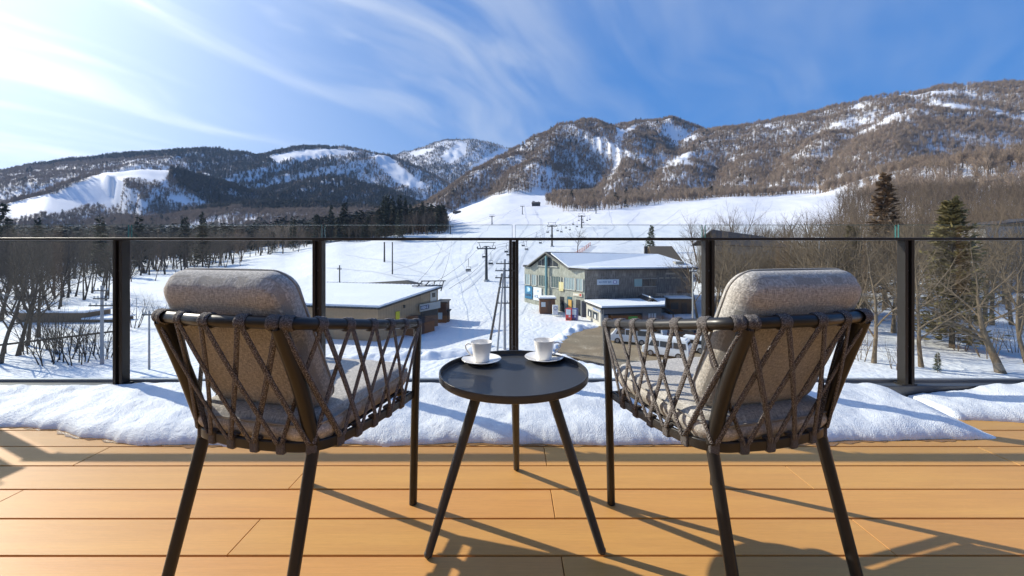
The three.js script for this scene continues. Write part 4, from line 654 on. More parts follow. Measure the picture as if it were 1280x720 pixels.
{
  const d = 62, a = at(20, 395, d), b = at(106, 390, d), y0 = GROUND - 0.3, s = thing('long_shed', 'long low brown shed with snow on its roof behind the riverside shrubs', 'shed');
  const br = std([0.16, 0.105, 0.065], 0.85), yT = at(0, 391, d)[1]; part('wall', box(b[0] - a[0], yT - y0, 4, (a[0] + b[0]) / 2, (yT + y0) / 2, -d - 2), br, s); part('roof_snow', rbox(b[0] - a[0] + 0.6, 0.3, 4.6, 0.12, (a[0] + b[0]) / 2, yT + 0.15, -d - 2), roofSnow, s);
  const c = at(105, 404, d), e = at(141, 402, d), s2 = thing('low_shed', 'low brown lean-to shed beside the grey utility pole', 'shed'); part('wall', box(e[0] - c[0], c[1] - y0 + 0.6, 3.4, (c[0] + e[0]) / 2, (c[1] + y0 + 0.6) / 2, -d - 1.7), br, s2); part('roof_snow', rbox(e[0] - c[0] + 0.4, 0.25, 4, 0.1, (c[0] + e[0]) / 2, c[1] + 0.72, -d - 1.7), roofSnow, s2);
  // dark guard rail along the lane below
  const f = thing('guard_rail', 'long dark guard rail along the snowy lane below the shed', 'fence'), m = std([0.06, 0.05, 0.045], 0.8); const q0 = onLevel(-40, 448, GROUND), q1 = onLevel(143, 424, GROUND);
  part('rail', [rod([q0[0], GROUND + 1.0, q0[2]], [q1[0], GROUND + 1.0, q1[2]], 0.12, 0.12, 6)], m, f); for (let i = 0; i <= 9; i++) { const t = i / 9, x = lerp(q0[0], q1[0], t), z = lerp(q0[2], q1[2], t); part('post', rod([x, GROUND - 0.4, z], [x, GROUND + 1.05, z], 0.08, 0.08, 6), m, f); }
}

// ---------------------------------------------------------------- vehicles in the yard
const tyreM = std([0.02, 0.02, 0.02], 0.9), rimM = phys([0.35, 0.35, 0.36], 0.35, { metalness: 0.7 }), carGlass = phys([0.02, 0.025, 0.03], 0.06), lampRed = std([0.45, 0.02, 0.02], 0.3), lampWhite = std([0.75, 0.75, 0.72], 0.2);
function vehicle(name, label, category, colour, spec, px, py, turn, d0) {
  const p = d0 ? at(px, py, d0) : onLevel(px, py, GROUND + 0.3), v = thing(name, label, category, [p[0], GROUND + 0.302, p[2]], turn, 'vehicles parked in the yard');
  const { L, W, H, prof, glass } = spec, paint = phys(colour, 0.3, { clearcoat: 0.8, clearcoatRoughness: 0.08 });
  const sh = new THREE.Shape(prof.map(([x, y]) => new THREE.Vector2(x * L, y * H))), g = new THREE.ExtrudeGeometry(sh, { depth: W - 0.16, bevelEnabled: true, bevelSize: 0.07, bevelThickness: 0.08, bevelSegments: 3, steps: 1 }); g.translate(0, 0, -(W - 0.16) / 2);
  { const q = g.attributes.position; for (let i = 0; i < q.count; i++) { const y = q.getY(i) / H; if (y > 0.5) q.setZ(i, q.getZ(i) * (1 - 0.16 * (y - 0.5))); } g.computeVertexNormals(); }
  const body = part('body', g, paint, v);
  for (const s of [-1, 1]) for (const [x0, x1, y0, y1, sl, sr] of glass) {
    const zz = (y) => s * (W / 2 + 0.006) * (1 - 0.16 * (y - 0.5)), w = new THREE.BufferGeometry(), q = [[x0, y0], [x1, y0], [x1 + sr, y1], [x0 + sl, y1]].map(([x, y]) => [x * L, y * H, zz(y)]);
    w.setAttribute('position', new THREE.Float32BufferAttribute([...q[0], ...q[1], ...q[2], ...q[0], ...q[2], ...q[3]], 3)); w.setAttribute('uv', new THREE.Float32BufferAttribute(new Array(12).fill(0), 2)); w.computeVertexNormals(); part('side_window', w, carGlass, v);
  }
  for (const [a, b, nm] of spec.ends) {          // windscreen and rear window: from profile point a to b
    const e = 0.07, A = [a[0] * L, a[1] * H], B = [b[0] * L, b[1] * H], nx = B[1] - A[1], ny = A[0] - B[0], l = Math.hypot(nx, ny), sgn = Math.sign(A[0] || 1), ox = Math.abs(nx) / l * (sgn) * (e + 0.012), oy = Math.abs(ny) / l * (e + 0.012), hw = W / 2 - 0.14;
    const w = new THREE.BufferGeometry(), q = [[A[0] + ox, A[1] + oy, -hw], [A[0] + ox, A[1] + oy, hw], [B[0] + ox, B[1] + oy, hw * 0.93], [B[0] + ox, B[1] + oy, -hw * 0.93]]; w.setAttribute('position', new THREE.Float32BufferAttribute([...q[0], ...q[1], ...q[2], ...q[0], ...q[2], ...q[3]], 3)); w.setAttribute('uv', new THREE.Float32BufferAttribute(new Array(12).fill(0), 2)); w.computeVertexNormals(); part(nm, w, carGlass, v);
  }
  for (const sx of [spec.axle[0], spec.axle[1]]) for (const s of [-1, 1]) { const w = part('wheel', new THREE.CylinderGeometry(0.32, 0.32, 0.2, 20).rotateX(Math.PI / 2).translate(sx * L, 0.32, s * (W / 2 - 0.06)), tyreM, v); part('rim', new THREE.CylinderGeometry(0.2, 0.2, 0.22, 16).rotateX(Math.PI / 2).translate(sx * L, 0.32, s * (W / 2 - 0.055)), rimM, w); }
  for (const s of [-1, 1]) { part('headlight', rbox(0.1, 0.16, 0.3, 0.03, L / 2 + 0.045, H * spec.lamp, s * (W / 2 - 0.28)), lampWhite, v); part('tail_light', rbox(0.08, 0.34, 0.16, 0.03, -L / 2 - 0.05, H * (spec.lamp + 0.03), s * (W / 2 - 0.15)), lampRed, v); }
  part('bumper', [rbox(0.16, 0.22, W - 0.1, 0.05, L / 2 + 0.04, 0.42, 0), rbox(0.16, 0.22, W - 0.1, 0.05, -L / 2 - 0.04, 0.42, 0)], spec.dark ? darkTrim : paint, v);
  part('number_plate', box(0.02, 0.16, 0.34, -L / 2 - 0.13, 0.62, 0), std([0.7, 0.7, 0.68], 0.5), v);
  part('snow_cap', rbox(L * spec.cap[1], 0.07, W * 0.72, 0.03, L * spec.cap[0], H + 0.09, 0), roofSnow, v);
  return v;
}
const VAN = { L: 4.5, W: 1.7, H: 1.9, lamp: 0.40, axle: [0.31, -0.30], cap: [-0.08, 0.7], prof: [[-0.5, 0.17], [0.5, 0.17], [0.5, 0.46], [0.44, 0.56], [0.33, 0.95], [0.29, 1], [-0.46, 1], [-0.5, 0.6]], glass: [[0.12, 0.36, 0.57, 0.88, 0.0, -0.07], [-0.17, 0.10, 0.57, 0.88, 0, 0], [-0.46, -0.19, 0.57, 0.88, 0.01, 0]], ends: [[[0.43, 0.58], [0.335, 0.93], 'windscreen'], [[-0.495, 0.58], [-0.468, 0.92], 'rear_window']] };
const WAGON = { L: 4.4, W: 1.7, H: 1.5, lamp: 0.46, axle: [0.31, -0.29], cap: [-0.1, 0.45], prof: [[-0.5, 0.2], [0.5, 0.2], [0.5, 0.5], [0.45, 0.58], [0.22, 0.66], [0.06, 0.97], [0, 1], [-0.4, 1], [-0.49, 0.62]], glass: [[0.02, 0.19, 0.66, 0.92, -0.0, -0.10], [-0.20, 0.0, 0.66, 0.92, 0, 0], [-0.45, -0.22, 0.66, 0.92, 0.04, 0]], ends: [[[0.2, 0.68], [0.08, 0.95], 'windscreen'], [[-0.48, 0.66], [-0.415, 0.95], 'rear_window']] };
vehicle('parked_van', 'white van parked with its rear toward the terrace, nearest the asphalt edge', 'van', [0.80, 0.80, 0.79], VAN, 833, 445, 2.55);
vehicle('parked_van', 'white van parked side on in front of the sales hut', 'van', [0.78, 0.78, 0.76], VAN, 788, 428.5, 2.75);
vehicle('parked_van', 'white van parked beyond the side on van', 'van', [0.82, 0.82, 0.82], VAN, 808, 423.5, 2.45);
vehicle('parked_wagon', 'white station wagon parked beside the rear facing van', 'car', [0.72, 0.73, 0.74], WAGON, 862, 438, 2.5);
vehicle('parked_wagon', 'dark blue wagon parked beside the entrance porch', 'car', [0.03, 0.04, 0.07], WAGON, 829, 418.5, 2.45);
vehicle('parked_wagon', 'black wagon parked behind the white station wagon', 'car', [0.02, 0.02, 0.022], WAGON, 848, 421, 2.4);
vehicle('parked_wagon', 'silver wagon parked by the timber shed', 'car', [0.42, 0.43, 0.45], WAGON, 874, 423, 2.4);

// ---------------------------------------------------------------- chairlifts
const liftSteel = std([0.055, 0.06, 0.062], 0.55), cableM = std([0.03, 0.03, 0.032], 0.6);
const TOWERS = [], makeTower = (px, pyTop, pyBase, d, label, wide = 1.9) => {
  const top = at(px, pyTop, d), x = top[0], z = top[2], y0 = Math.min(at(px, pyBase, d)[1], height(x, z) + 1), yb = height(x, z) - 0.5; TOWERS.push([x, top[1], z]);
  const t = thing('lift_tower', label, 'lift tower', [x, yb, z], 0, 'chairlift towers on the slope'), H = top[1] - yb;
  part('pole', rod([0, 0, 0], [0, H, 0], 0.42, 0.30, 10), liftSteel, t); part('footing', new THREE.CylinderGeometry(0.8, 0.9, 0.9, 12).translate(0, 0.45, 0), std([0.4, 0.4, 0.4], 0.9), t);
  part('crossarm', [rod([-wide, H - 0.7, 0], [wide, H - 0.7, 0], 0.17, 0.17, 6), rod([-wide, H + 0.9, 0], [wide, H + 0.9, 0], 0.08, 0.08, 6), rod([-wide * 0.6, H - 0.7, 0], [-wide * 0.85, H + 0.9, 0], 0.08, 0.08, 6), rod([wide * 0.6, H - 0.7, 0], [wide * 0.85, H + 0.9, 0], 0.08, 0.08, 6), rod([-0.3, H, 0], [-wide * 0.6, H - 0.7, 0], 0.1, 0.1, 6), rod([0.3, H, 0], [wide * 0.6, H - 0.7, 0], 0.1, 0.1, 6)], liftSteel, t);
  for (const s of [-1, 1]) { const sh = part('sheave_train', box(0.18, 0.22, 2.2, s * wide, H - 0.55, 0), liftSteel, t); for (let k = -2; k <= 2; k++) part('sheave', new THREE.CylinderGeometry(0.22, 0.22, 0.12, 14).rotateZ(Math.PI / 2).translate(s * wide, H - 0.35, k * 0.45), cableM, sh); }
  part('ladder', [rod([-0.25, 0, 0.42], [-0.2, H - 1, 0.34], 0.03, 0.03, 4), rod([0.25, 0, 0.42], [0.2, H - 1, 0.34], 0.03, 0.03, 4), ...Array.from({ length: Math.max(4, Math.floor(H / 0.9)) }, (_, i) => rod([-0.24, 0.6 + i * 0.9, 0.41], [0.24, 0.6 + i * 0.9, 0.41], 0.025, 0.025, 4))], liftSteel, t);
  return t;
};
const LINE1 = [[608, 307.5, 352, 106, 'tall steel lift tower with broad crossarm standing nearest the lift station', 2.4], [690, 281, 308, 172, 'lift tower with chairs bunched about it, on the slope above the lodge roof'], [727, 269, 291, 232, 'lift tower rising behind the round bare tree'], [745, 256, 271, 330, 'small lift tower below the narrow gully run']];
const LINE2 = [[563, 282, 302, 262, 'lift tower beside the dark conifer grove'], [615, 269.5, 285.5, 300, 'lift tower standing alone on the open middle of the slope'], [653, 257.5, 270.5, 372, 'lift tower just below the slope machine hut']];
const line1 = [[-11.5, -4.6, -59.5]], line2 = [[-13.0, -4.3, -60.2]];
for (const a of LINE1) { makeTower(...a); line1.push(TOWERS.at(-1)); } for (const a of LINE2) { makeTower(...a); line2.push(TOWERS.at(-1)); }
line1.push([at(752, 205, 900)[0], at(752, 205, 900)[1], -900]); line2.push(at(668, 254, 430));
const liftChair = (x, y, z, i, label) => {
  const c = thing('lift_chair', label, 'lift chair', [x, y - 3.0, z], 0.5, 'lift chairs hanging from the cable');
  part('hanger', [rod([0, 3.0, 0], [0, 2.2, 0.15], 0.05, 0.05, 6), rod([0, 2.2, 0.15], [0, 1.1, 0.05], 0.05, 0.05, 6), rod([-0.55, 1.1, 0.05], [0.55, 1.1, 0.05], 0.04, 0.04, 6), rod([-0.55, 1.1, 0.05], [-0.6, 0, 0], 0.04, 0.04, 6), rod([0.55, 1.1, 0.05], [0.6, 0, 0], 0.04, 0.04, 6)], liftSteel, c);
  part('seat', rbox(1.25, 0.10, 0.5, 0.03, 0, 0, 0.2), liftSteel, c); part('backrest', rbox(1.25, 0.42, 0.07, 0.03, 0, 0.36, -0.05), liftSteel, c);
};
for (const [ln, off, gauge, nm] of [[line1, 0, 2.1, 'lodge'], [line2, 6, 1.9, 'grove']]) {
  for (const s of [-1, 1]) {
    const pts = []; for (let i = 0; i < ln.length - 1; i++) { const a = ln[i], b = ln[i + 1], span = Math.hypot(b[0] - a[0], b[2] - a[2]); for (let k = 0; k < 8; k++) { const t = k / 8; pts.push(V(lerp(a[0], b[0], t) + s * gauge, lerp(a[1], b[1], t) - span * 0.022 * 4 * t * (1 - t) - 0.5, lerp(a[2], b[2], t))); } } const e = ln.at(-1); pts.push(V(e[0] + s * gauge, e[1] - 0.5, e[2]));
    whole('lift_cable', new THREE.TubeGeometry(new THREE.CatmullRomCurve3(pts, false, 'catmullrom', 0.2), pts.length * 3, 0.035, 4, false), cableM, 'steel haul cable of the chairlift line by the ' + nm + (s < 0 ? ', grove side strand' : ', lodge side strand'), 'cable', 'chairlift cables');
    if (ln === line1) { const P = new Poly(pts); for (let k = 0; k < 11; k++) { const sAt = 34 + off + k * 17 + (s > 0 ? 7 : 0); const p = P.at(sAt); liftChair(p.x, p.y, p.z, k, 'two seat lift chair hanging from the cable above the slope by the lodge'); } }
  }
}
// slope machine hut and a tiny cabin at the edge of the trees
for (const [px, py, d, w, h, lab, nm] of [[670, 261, 440, 9, 5.5, 'dark lift top station with open deck at the head of the slope', 'top_station'], [571, 263, 520, 10, 4.5, 'small dark cabin at the foot of the wooded ridge', 'slope_cabin']]) {
  const p = at(px, py, d), y = height(p[0], p[2]), t = thing(nm, lab, 'hut', [p[0], y, p[2]]); part('wall', box(w, h * 0.55, 5, 0, h * 0.25, 0), std([0.06, 0.055, 0.055], 0.8), t); part('roof', [slab([[-w * 0.55, h * 0.5, 3], [w * 0.55, h * 0.5, 3], [w * 0.5, h * 0.8, 0], [-w * 0.5, h * 0.8, 0]], 0.2), slab([[-w * 0.5, h * 0.8, 0], [w * 0.5, h * 0.8, 0], [w * 0.55, h * 0.5, -3], [-w * 0.55, h * 0.5, -3]], 0.2)], std([0.08, 0.07, 0.065], 0.8), t); part('bullwheel', new THREE.TorusGeometry(1.6, 0.2, 6, 24).rotateX(Math.PI / 2).translate(-w * 0.3, h * 0.95, 0), liftSteel, t); part('mast', [rod([-w * 0.3, h * 0.5, 0], [-w * 0.3, h, 0], 0.25), rod([w * 0.3, h * 0.5, 0], [w * 0.3, h, 0], 0.2)], liftSteel, t);
}

// ---------------------------------------------------------------- utility poles and lamp posts
const concretePole = std([0.30, 0.30, 0.31], 0.8), darkPole = std([0.09, 0.085, 0.08], 0.8);
function pole(label, px, pyTop, pyBase, d, r, mat, arms, lean = 0, name = 'utility_pole') {
  const b = at(px, pyBase, d), t = at(px, pyTop, d), yb = Math.min(b[1], height(b[0], b[2])) - 0.3, g = thing(name, label, 'pole', [b[0], yb, b[2]], 0, 'poles by the lift station'), H = t[1] - yb;
  part('shaft', rod([0, 0, 0], [lean, H, 0], r, r * 0.7, 10), mat, g);
  for (const [dy, w] of arms) { const k = 1 - dy / H; part('crossarm', box(w, 0.12, 0.12, lean * k, H - dy, 0.1), darkPole, g); for (const s of [-0.45, -0.2, 0.2, 0.45]) part('insulator', new THREE.CylinderGeometry(0.05, 0.06, 0.22, 8).translate(lean * k + s * w, H - dy + 0.17, 0.1), std([0.6, 0.6, 0.58], 0.3), g); }
  return g;
}
pole('concrete utility pole with several crossarms, beside the shaded snow', 631, 324, 438, 45.5, 0.17, concretePole, [[0.5, 2.0], [1.3, 2.2], [2.1, 2.2], [3.2, 1.4], [5.0, 1.6]]);
{ const b = at(611, 432, 47), t = at(627.5, 342, 46); const g = thing('brace_pole', 'dark leaning brace pole propped against the concrete utility pole', 'pole', [b[0], GROUND - 0.3, b[2]]); part('shaft', rod([0, 0, 0], [t[0] - b[0], t[1] - GROUND + 0.3, t[2] - b[2]], 0.15, 0.12, 8), darkPole, g); part('collar', new THREE.TorusGeometry(0.15, 0.03, 6, 12).rotateX(Math.PI / 2).translate(t[0] - b[0], t[1] - GROUND + 0.2, t[2] - b[2]), concretePole, g); }
{ const b = at(621.5, 440, 45), t = at(630, 335, 45.2); const g = thing('brace_pole', 'thin grey brace pole close beside the concrete utility pole', 'pole', [b[0], GROUND - 0.3, b[2]]); part('shaft', rod([0, 0, 0], [t[0] - b[0], t[1] - GROUND + 0.3, t[2] - b[2]], 0.11, 0.09, 8), concretePole, g); part('collar', new THREE.TorusGeometry(0.11, 0.03, 6, 12).rotateX(Math.PI / 2).translate(t[0] - b[0], t[1] - GROUND + 0.2, t[2] - b[2]), darkPole, g); }
pole('dark lamp post standing behind the lift station roof', 424.5, 331.5, 356, 72, 0.14, darkPole, [[0.7, 0.8]], 0, 'lamp_post');
pole('short dark post on the snow field below the conifer grove', 480.5, 302.5, 325.5, 150, 0.34, darkPole, [], 0, 'lamp_post');
pole('tall thin dark post on the snow field beyond the lift station', 490.5, 302.5, 340, 122, 0.22, darkPole, [], 0, 'lamp_post');
pole('grey utility pole in front of the low brown shed', 127.5, 357, 473, 40, 0.17, concretePole, [[0.5, 1.5], [1.3, 1.5], [2.0, 2.4]]);
pole('slim grey pole on the snow between the railing post and the armchair', 186.5, 388, 478, 38, 0.10, concretePole, [[0.4, 1.0]]);
pole('pale slim pole at the far end of the lodge', 866, 335, 415, 56, 0.12, std([0.45, 0.45, 0.43], 0.8), [[0.5, 1.0]]);
pole('thin pole in the wood behind the armchair cushion', 1024, 296, 385, 58, 0.09, concretePole, [[0.3, 1.2]]);
// orange snow fence and slope markers
{
  const f = thing('snow_fence', 'orange red net snow fence by the round bare tree', 'fence'), m = std([0.62, 0.10, 0.05], 0.7), n = 9, a = at(712, 316.5, 138), b = at(738, 306, 165), P = [];
  for (let i = 0; i <= n; i++) { const t = i / n, x = lerp(a[0], b[0], t), z = lerp(a[2], b[2], t), y = height(x, z); P.push([x, y, z]); part('post', rod([x, y - 0.2, z], [x, y + 1.7, z], 0.07, 0.07, 5), m, f); }
  for (let i = 0; i < n; i++) part('net', [0.4, 0.8, 1.2, 1.55].map((h) => rod([P[i][0], P[i][1] + h, P[i][2]], [P[i + 1][0], P[i + 1][1] + h, P[i + 1][2]], 0.06, 0.06, 4)), m, f);
}
// ploughed banks of lumpy snow along the yard and the lane
{
  const r = rng(91);
  const bank = (pts, w, h, label) => {
    const P = new Poly(pts.map(([px, py]) => { const p = onLevel(px, py, GROUND); return V(p[0], 0, p[2]); })), pos = [], idx = [], uv = [], n = Math.round(P.len / 0.35), m = 14;
    for (let i = 0; i <= n; i++) { const s = P.len * i / n, c = P.at(s), d = P.dir(s), ex = smooth(0, 0.08, i / n) * smooth(1, 0.92, i / n); for (let j = 0; j <= m; j++) { const t = j / m * 2 - 1, ww = w * (1 + 0.4 * fbm(s * 0.4, 3, 2)), x = c.x - d.z * t * ww, z = c.z + d.x * t * ww, lump = 0.45 + 1.1 * Math.abs(fbm(x * 0.35, z * 0.35, 5)) + 0.12 * noise(x * 1.3, z * 1.3); pos.push(x, height(x, z) - 0.08 + Math.pow(Math.max(0, 1 - t * t), 1.1) * h * lump * ex, z); uv.push(x / 3, z / 3); } }
    for (let i = 0; i < n; i++) for (let j = 0; j < m; j++) { const a = i * (m + 1) + j, b = a + m + 1; idx.push(a, a + 1, b, b, a + 1, b + 1); }
    const g = new THREE.BufferGeometry(); g.setAttribute('position', new THREE.Float32BufferAttribute(pos, 3)); g.setAttribute('uv', new THREE.Float32BufferAttribute(uv, 2)); g.setIndex(idx); g.computeVertexNormals(); whole('snow_bank', g, roofSnow, label, 'snow bank');
  };
  bank([[560, 480], [600, 462], [650, 452], [690, 437], [703, 423], [722, 413], [748, 409]], 1.3, 0.9, 'lumpy ploughed snow bank curving round the asphalt edge');
  bank([[400, 452], [470, 447], [540, 446], [590, 440], [606, 430]], 1.5, 1.0, 'lumpy ploughed snow bank in front of the lift station');
  bank([[690, 446], [730, 458], [790, 474], [860, 478]], 1.2, 0.8, 'lumpy snow bank between the asphalt and the terrace');
}

// ---------------------------------------------------------------- trees
class Wood {
  constructor() { this.pos = []; this.idx = []; this.col = []; }
  tube(a, b, r0, r1, n) {
    const d = b.clone().sub(a).normalize(), s = Math.abs(d.y) < 0.9 ? V(0, 1, 0) : V(1, 0, 0), u = d.clone().cross(s).normalize(), v = d.clone().cross(u), o = this.pos.length / 3;
    for (const [c, r] of [[a, r0], [b, r1]]) for (let i = 0; i < n; i++) { const t = i / n * Math.PI * 2, cx = Math.cos(t) * r, cy = Math.sin(t) * r; this.pos.push(c.x + u.x * cx + v.x * cy, c.y + u.y * cx + v.y * cy, c.z + u.z * cx + v.z * cy); }
    for (let i = 0; i < n; i++) { const j = (i + 1) % n; this.idx.push(o + i, o + j, o + n + i, o + j, o + n + j, o + n + i); }
  }
  spike(a, b, r, n = 3) {
    const d = b.clone().sub(a).normalize(), s = Math.abs(d.y) < 0.9 ? V(0, 1, 0) : V(1, 0, 0), u = d.clone().cross(s).normalize(), v = d.clone().cross(u), o = this.pos.length / 3;
    for (let i = 0; i < n; i++) { const t = i / n * Math.PI * 2; this.pos.push(a.x + (u.x * Math.cos(t) + v.x * Math.sin(t)) * r, a.y + (u.y * Math.cos(t) + v.y * Math.sin(t)) * r, a.z + (u.z * Math.cos(t) + v.z * Math.sin(t)) * r); } this.pos.push(b.x, b.y, b.z);
    for (let i = 0; i < n; i++) this.idx.push(o + i, o + (i + 1) % n, o + n);
  }
  leaf(p, q, w, nrm) { const s = q.clone().sub(p).cross(nrm).normalize().multiplyScalar(w), m = p.clone().lerp(q, 0.45), o = this.pos.length / 3; for (const k of [p, m.clone().add(s), q, m.clone().sub(s)]) this.pos.push(k.x, k.y, k.z); this.idx.push(o, o + 1, o + 2, o, o + 2, o + 3); }
  build() { const g = new THREE.BufferGeometry(); g.setAttribute('position', new THREE.Float32BufferAttribute(this.pos, 3)); g.setIndex(this.idx); g.computeVertexNormals(); const uv = new Float32Array(this.pos.length / 3 * 2); for (let i = 0; i < uv.length / 2; i++) { uv[2 * i] = this.pos[3 * i] * 0.8 + this.pos[3 * i + 2] * 0.8; uv[2 * i + 1] = this.pos[3 * i + 1] * 0.5; } g.setAttribute('uv', new THREE.BufferAttribute(uv, 2)); return g; }
}
// a leafless broadleaf tree; kids = children per level, the last level are twigs
function bareTree(seed, o) {
  const r = rng(seed), trunk = new Wood(), crown = new Wood(), last = o.kids.length;
  const turnFrom = (d, ang, az) => { const s = Math.abs(d.y) < 0.95 ? V(0, 1, 0) : V(1, 0, 0), u = d.clone().cross(s).normalize(), v = d.clone().cross(u).normalize(); return d.clone().multiplyScalar(Math.cos(ang)).addScaledVector(u, Math.sin(ang) * Math.cos(az)).addScaledVector(v, Math.sin(ang) * Math.sin(az)).normalize(); };
  const grow = (p, d, len, rad, lvl) => {
    const W = lvl === 0 ? trunk : crown, segs = o.segs[lvl], sides = o.sides[lvl];
    if (lvl === last) { W.spike(p, p.clone().addScaledVector(d, len), rad, o.flat ? 2 : 3); return; }
    const pts = [p.clone()], dirs = [d.clone()]; let c = p.clone(), e = d.clone();
    for (let i = 0; i < segs; i++) { e.add(V((r() - 0.5) * o.wig[lvl], (r() - 0.5) * o.wig[lvl] + o.lift * (lvl ? 1 : 0.5), (r() - 0.5) * o.wig[lvl])).normalize(); const n = c.clone().addScaledVector(e, len / segs), ra = lerp(rad, rad * o.taper, i / segs), rb = lerp(rad, rad * o.taper, (i + 1) / segs); W.tube(c, n, ra * (lvl === 0 && i === 0 ? 1.25 : 1), rb, sides); c = n; pts.push(c.clone()); dirs.push(e.clone()); }
    const n = Math.round(o.kids[lvl] * (0.8 + 0.4 * r())); let az = r() * 6.28;
    for (let k = 0; k < n; k++) {
      const t = k === n - 1 ? 1 : lerp(o.start[lvl], 0.98, (k + r() * 0.7) / n), f = t * segs, i = Math.min(segs - 1, Math.floor(f)), q = pts[i].clone().lerp(pts[i + 1], f - i); az += 2.4 + (r() - 0.5) * 0.8;
      const ang = (k === n - 1 ? 0.25 : o.ang[lvl] * (0.75 + 0.5 * r())); const nd = turnFrom(dirs[i + 1], ang, az);
      grow(q, nd, len * o.ratio[lvl] * (1.15 - 0.55 * t * (lvl ? 1 : 0.75)) * (0.75 + 0.5 * r()), rad * lerp(1, o.taper, t) * o.thin[lvl], lvl + 1);
    }
  };
  const stems = o.stems || 1; for (let s = 0; s < stems; s++) { const a = s / stems * 6.28 + r(), sp = stems > 1 ? 0.16 + 0.25 * r() : o.leanAmt || 0.06; grow(V(Math.cos(a) * 0.12 * (stems - 1), -0.25, Math.sin(a) * 0.12 * (stems - 1)), V(Math.cos(a) * sp, 1, Math.sin(a) * sp).normalize(), o.H * (stems > 1 ? 0.6 + 0.25 * r() : o.trunkPart || 0.62), o.R / Math.sqrt(stems), 0); }
  return { trunk: trunk.build(), crown: crown.build() };
}
const NEAR = { kids: [10, 7, 6, 5], segs: [7, 5, 3, 2, 1], sides: [7, 5, 4, 3, 3], wig: [0.16, 0.32, 0.4, 0.5], lift: 0.05, taper: 0.35, start: [0.28, 0.25, 0.2, 0.2], ang: [0.85, 0.75, 0.8, 0.8], ratio: [0.58, 0.52, 0.5, 0.55], thin: [0.55, 0.55, 0.6, 0.7], H: 14, R: 0.19 };
const MID = { kids: [9, 5, 5], segs: [4, 3, 2, 1], sides: [5, 3, 3, 3], wig: [0.14, 0.3, 0.35], lift: 0.07, taper: 0.35, start: [0.38, 0.25, 0.15], ang: [0.7, 0.65, 0.7], ratio: [0.46, 0.5, 0.62], thin: [0.55, 0.55, 0.75], H: 13, R: 0.19 };
const FAR = { kids: [9, 9], segs: [2, 1, 1], sides: [3, 3, 3], wig: [0.12, 0.3], lift: 0.06, taper: 0.4, start: [0.42, 0.15], ang: [0.62, 0.7], ratio: [0.52, 0.62], thin: [0.62, 0.95], H: 12, R: 0.22 };
const barkMap = tex(128, 256, (u, v) => { const n = 0.62 + 0.35 * fbm(u * 18, v * 6, 4, 6) + 0.1 * noise(u * 50, v * 30, 30); return [n, n * 0.97, n * 0.93]; });
const bark = std([0.22, 0.165, 0.115], 0.95, { map: barkMap }), barkWarm = std([0.25, 0.192, 0.130], 0.95, { map: barkMap }), barkDark = std([0.10, 0.085, 0.072], 0.95, { map: barkMap }), barkGrey = std([0.19, 0.15, 0.115], 0.95, { map: barkMap });
const nearTrees = [1, 2, 3, 4, 5].map((s) => bareTree(100 + s, { ...NEAR, lift: 0.03 + 0.015 * s, leanAmt: 0.04 * s }));
const denseTrees = [1, 2, 3, 4].map((s) => bareTree(150 + s, { ...NEAR, kids: [10, 6, 7], segs: [6, 4, 2, 1], sides: [6, 4, 3, 3], wig: [0.18, 0.34, 0.42], start: [0.22, 0.2, 0.15], ang: [0.75, 0.75, 0.8], ratio: [0.62, 0.5, 0.6], thin: [0.55, 0.5, 0.75], lift: 0.05, leanAmt: 0.05 * s }));
const oldTree = bareTree(211, { ...NEAR, H: 13, R: 0.33, kids: [7, 6, 6, 4], wig: [0.34, 0.42, 0.45, 0.5], leanAmt: 0.30, ratio: [0.72, 0.55, 0.5, 0.5], trunkPart: 0.55 });
const shrubs = [1, 2, 3].map((s) => bareTree(300 + s, { ...NEAR, stems: 6, H: 5.5, R: 0.13, kids: [5, 4, 4], segs: [5, 3, 2, 1], sides: [5, 3, 3, 3], wig: [0.2, 0.3, 0.4], start: [0.2, 0.2, 0.2], ang: [0.5, 0.6, 0.6], ratio: [0.5, 0.5, 0.5], thin: [0.6, 0.6, 0.6] }));
const midTrees = [1, 2, 3, 4, 5].map((s) => bareTree(400 + s, { ...MID, leanAmt: 0.05 * s, stems: s === 5 ? 2 : 1, lift: 0.03 + 0.02 * s }));
const farTrees = [1, 2, 3, 4].map((s) => { const t = bareTree(500 + s, { ...FAR, R: 0.24 + 0.02 * s }); return mergeGeometries([t.trunk, t.crown]); });
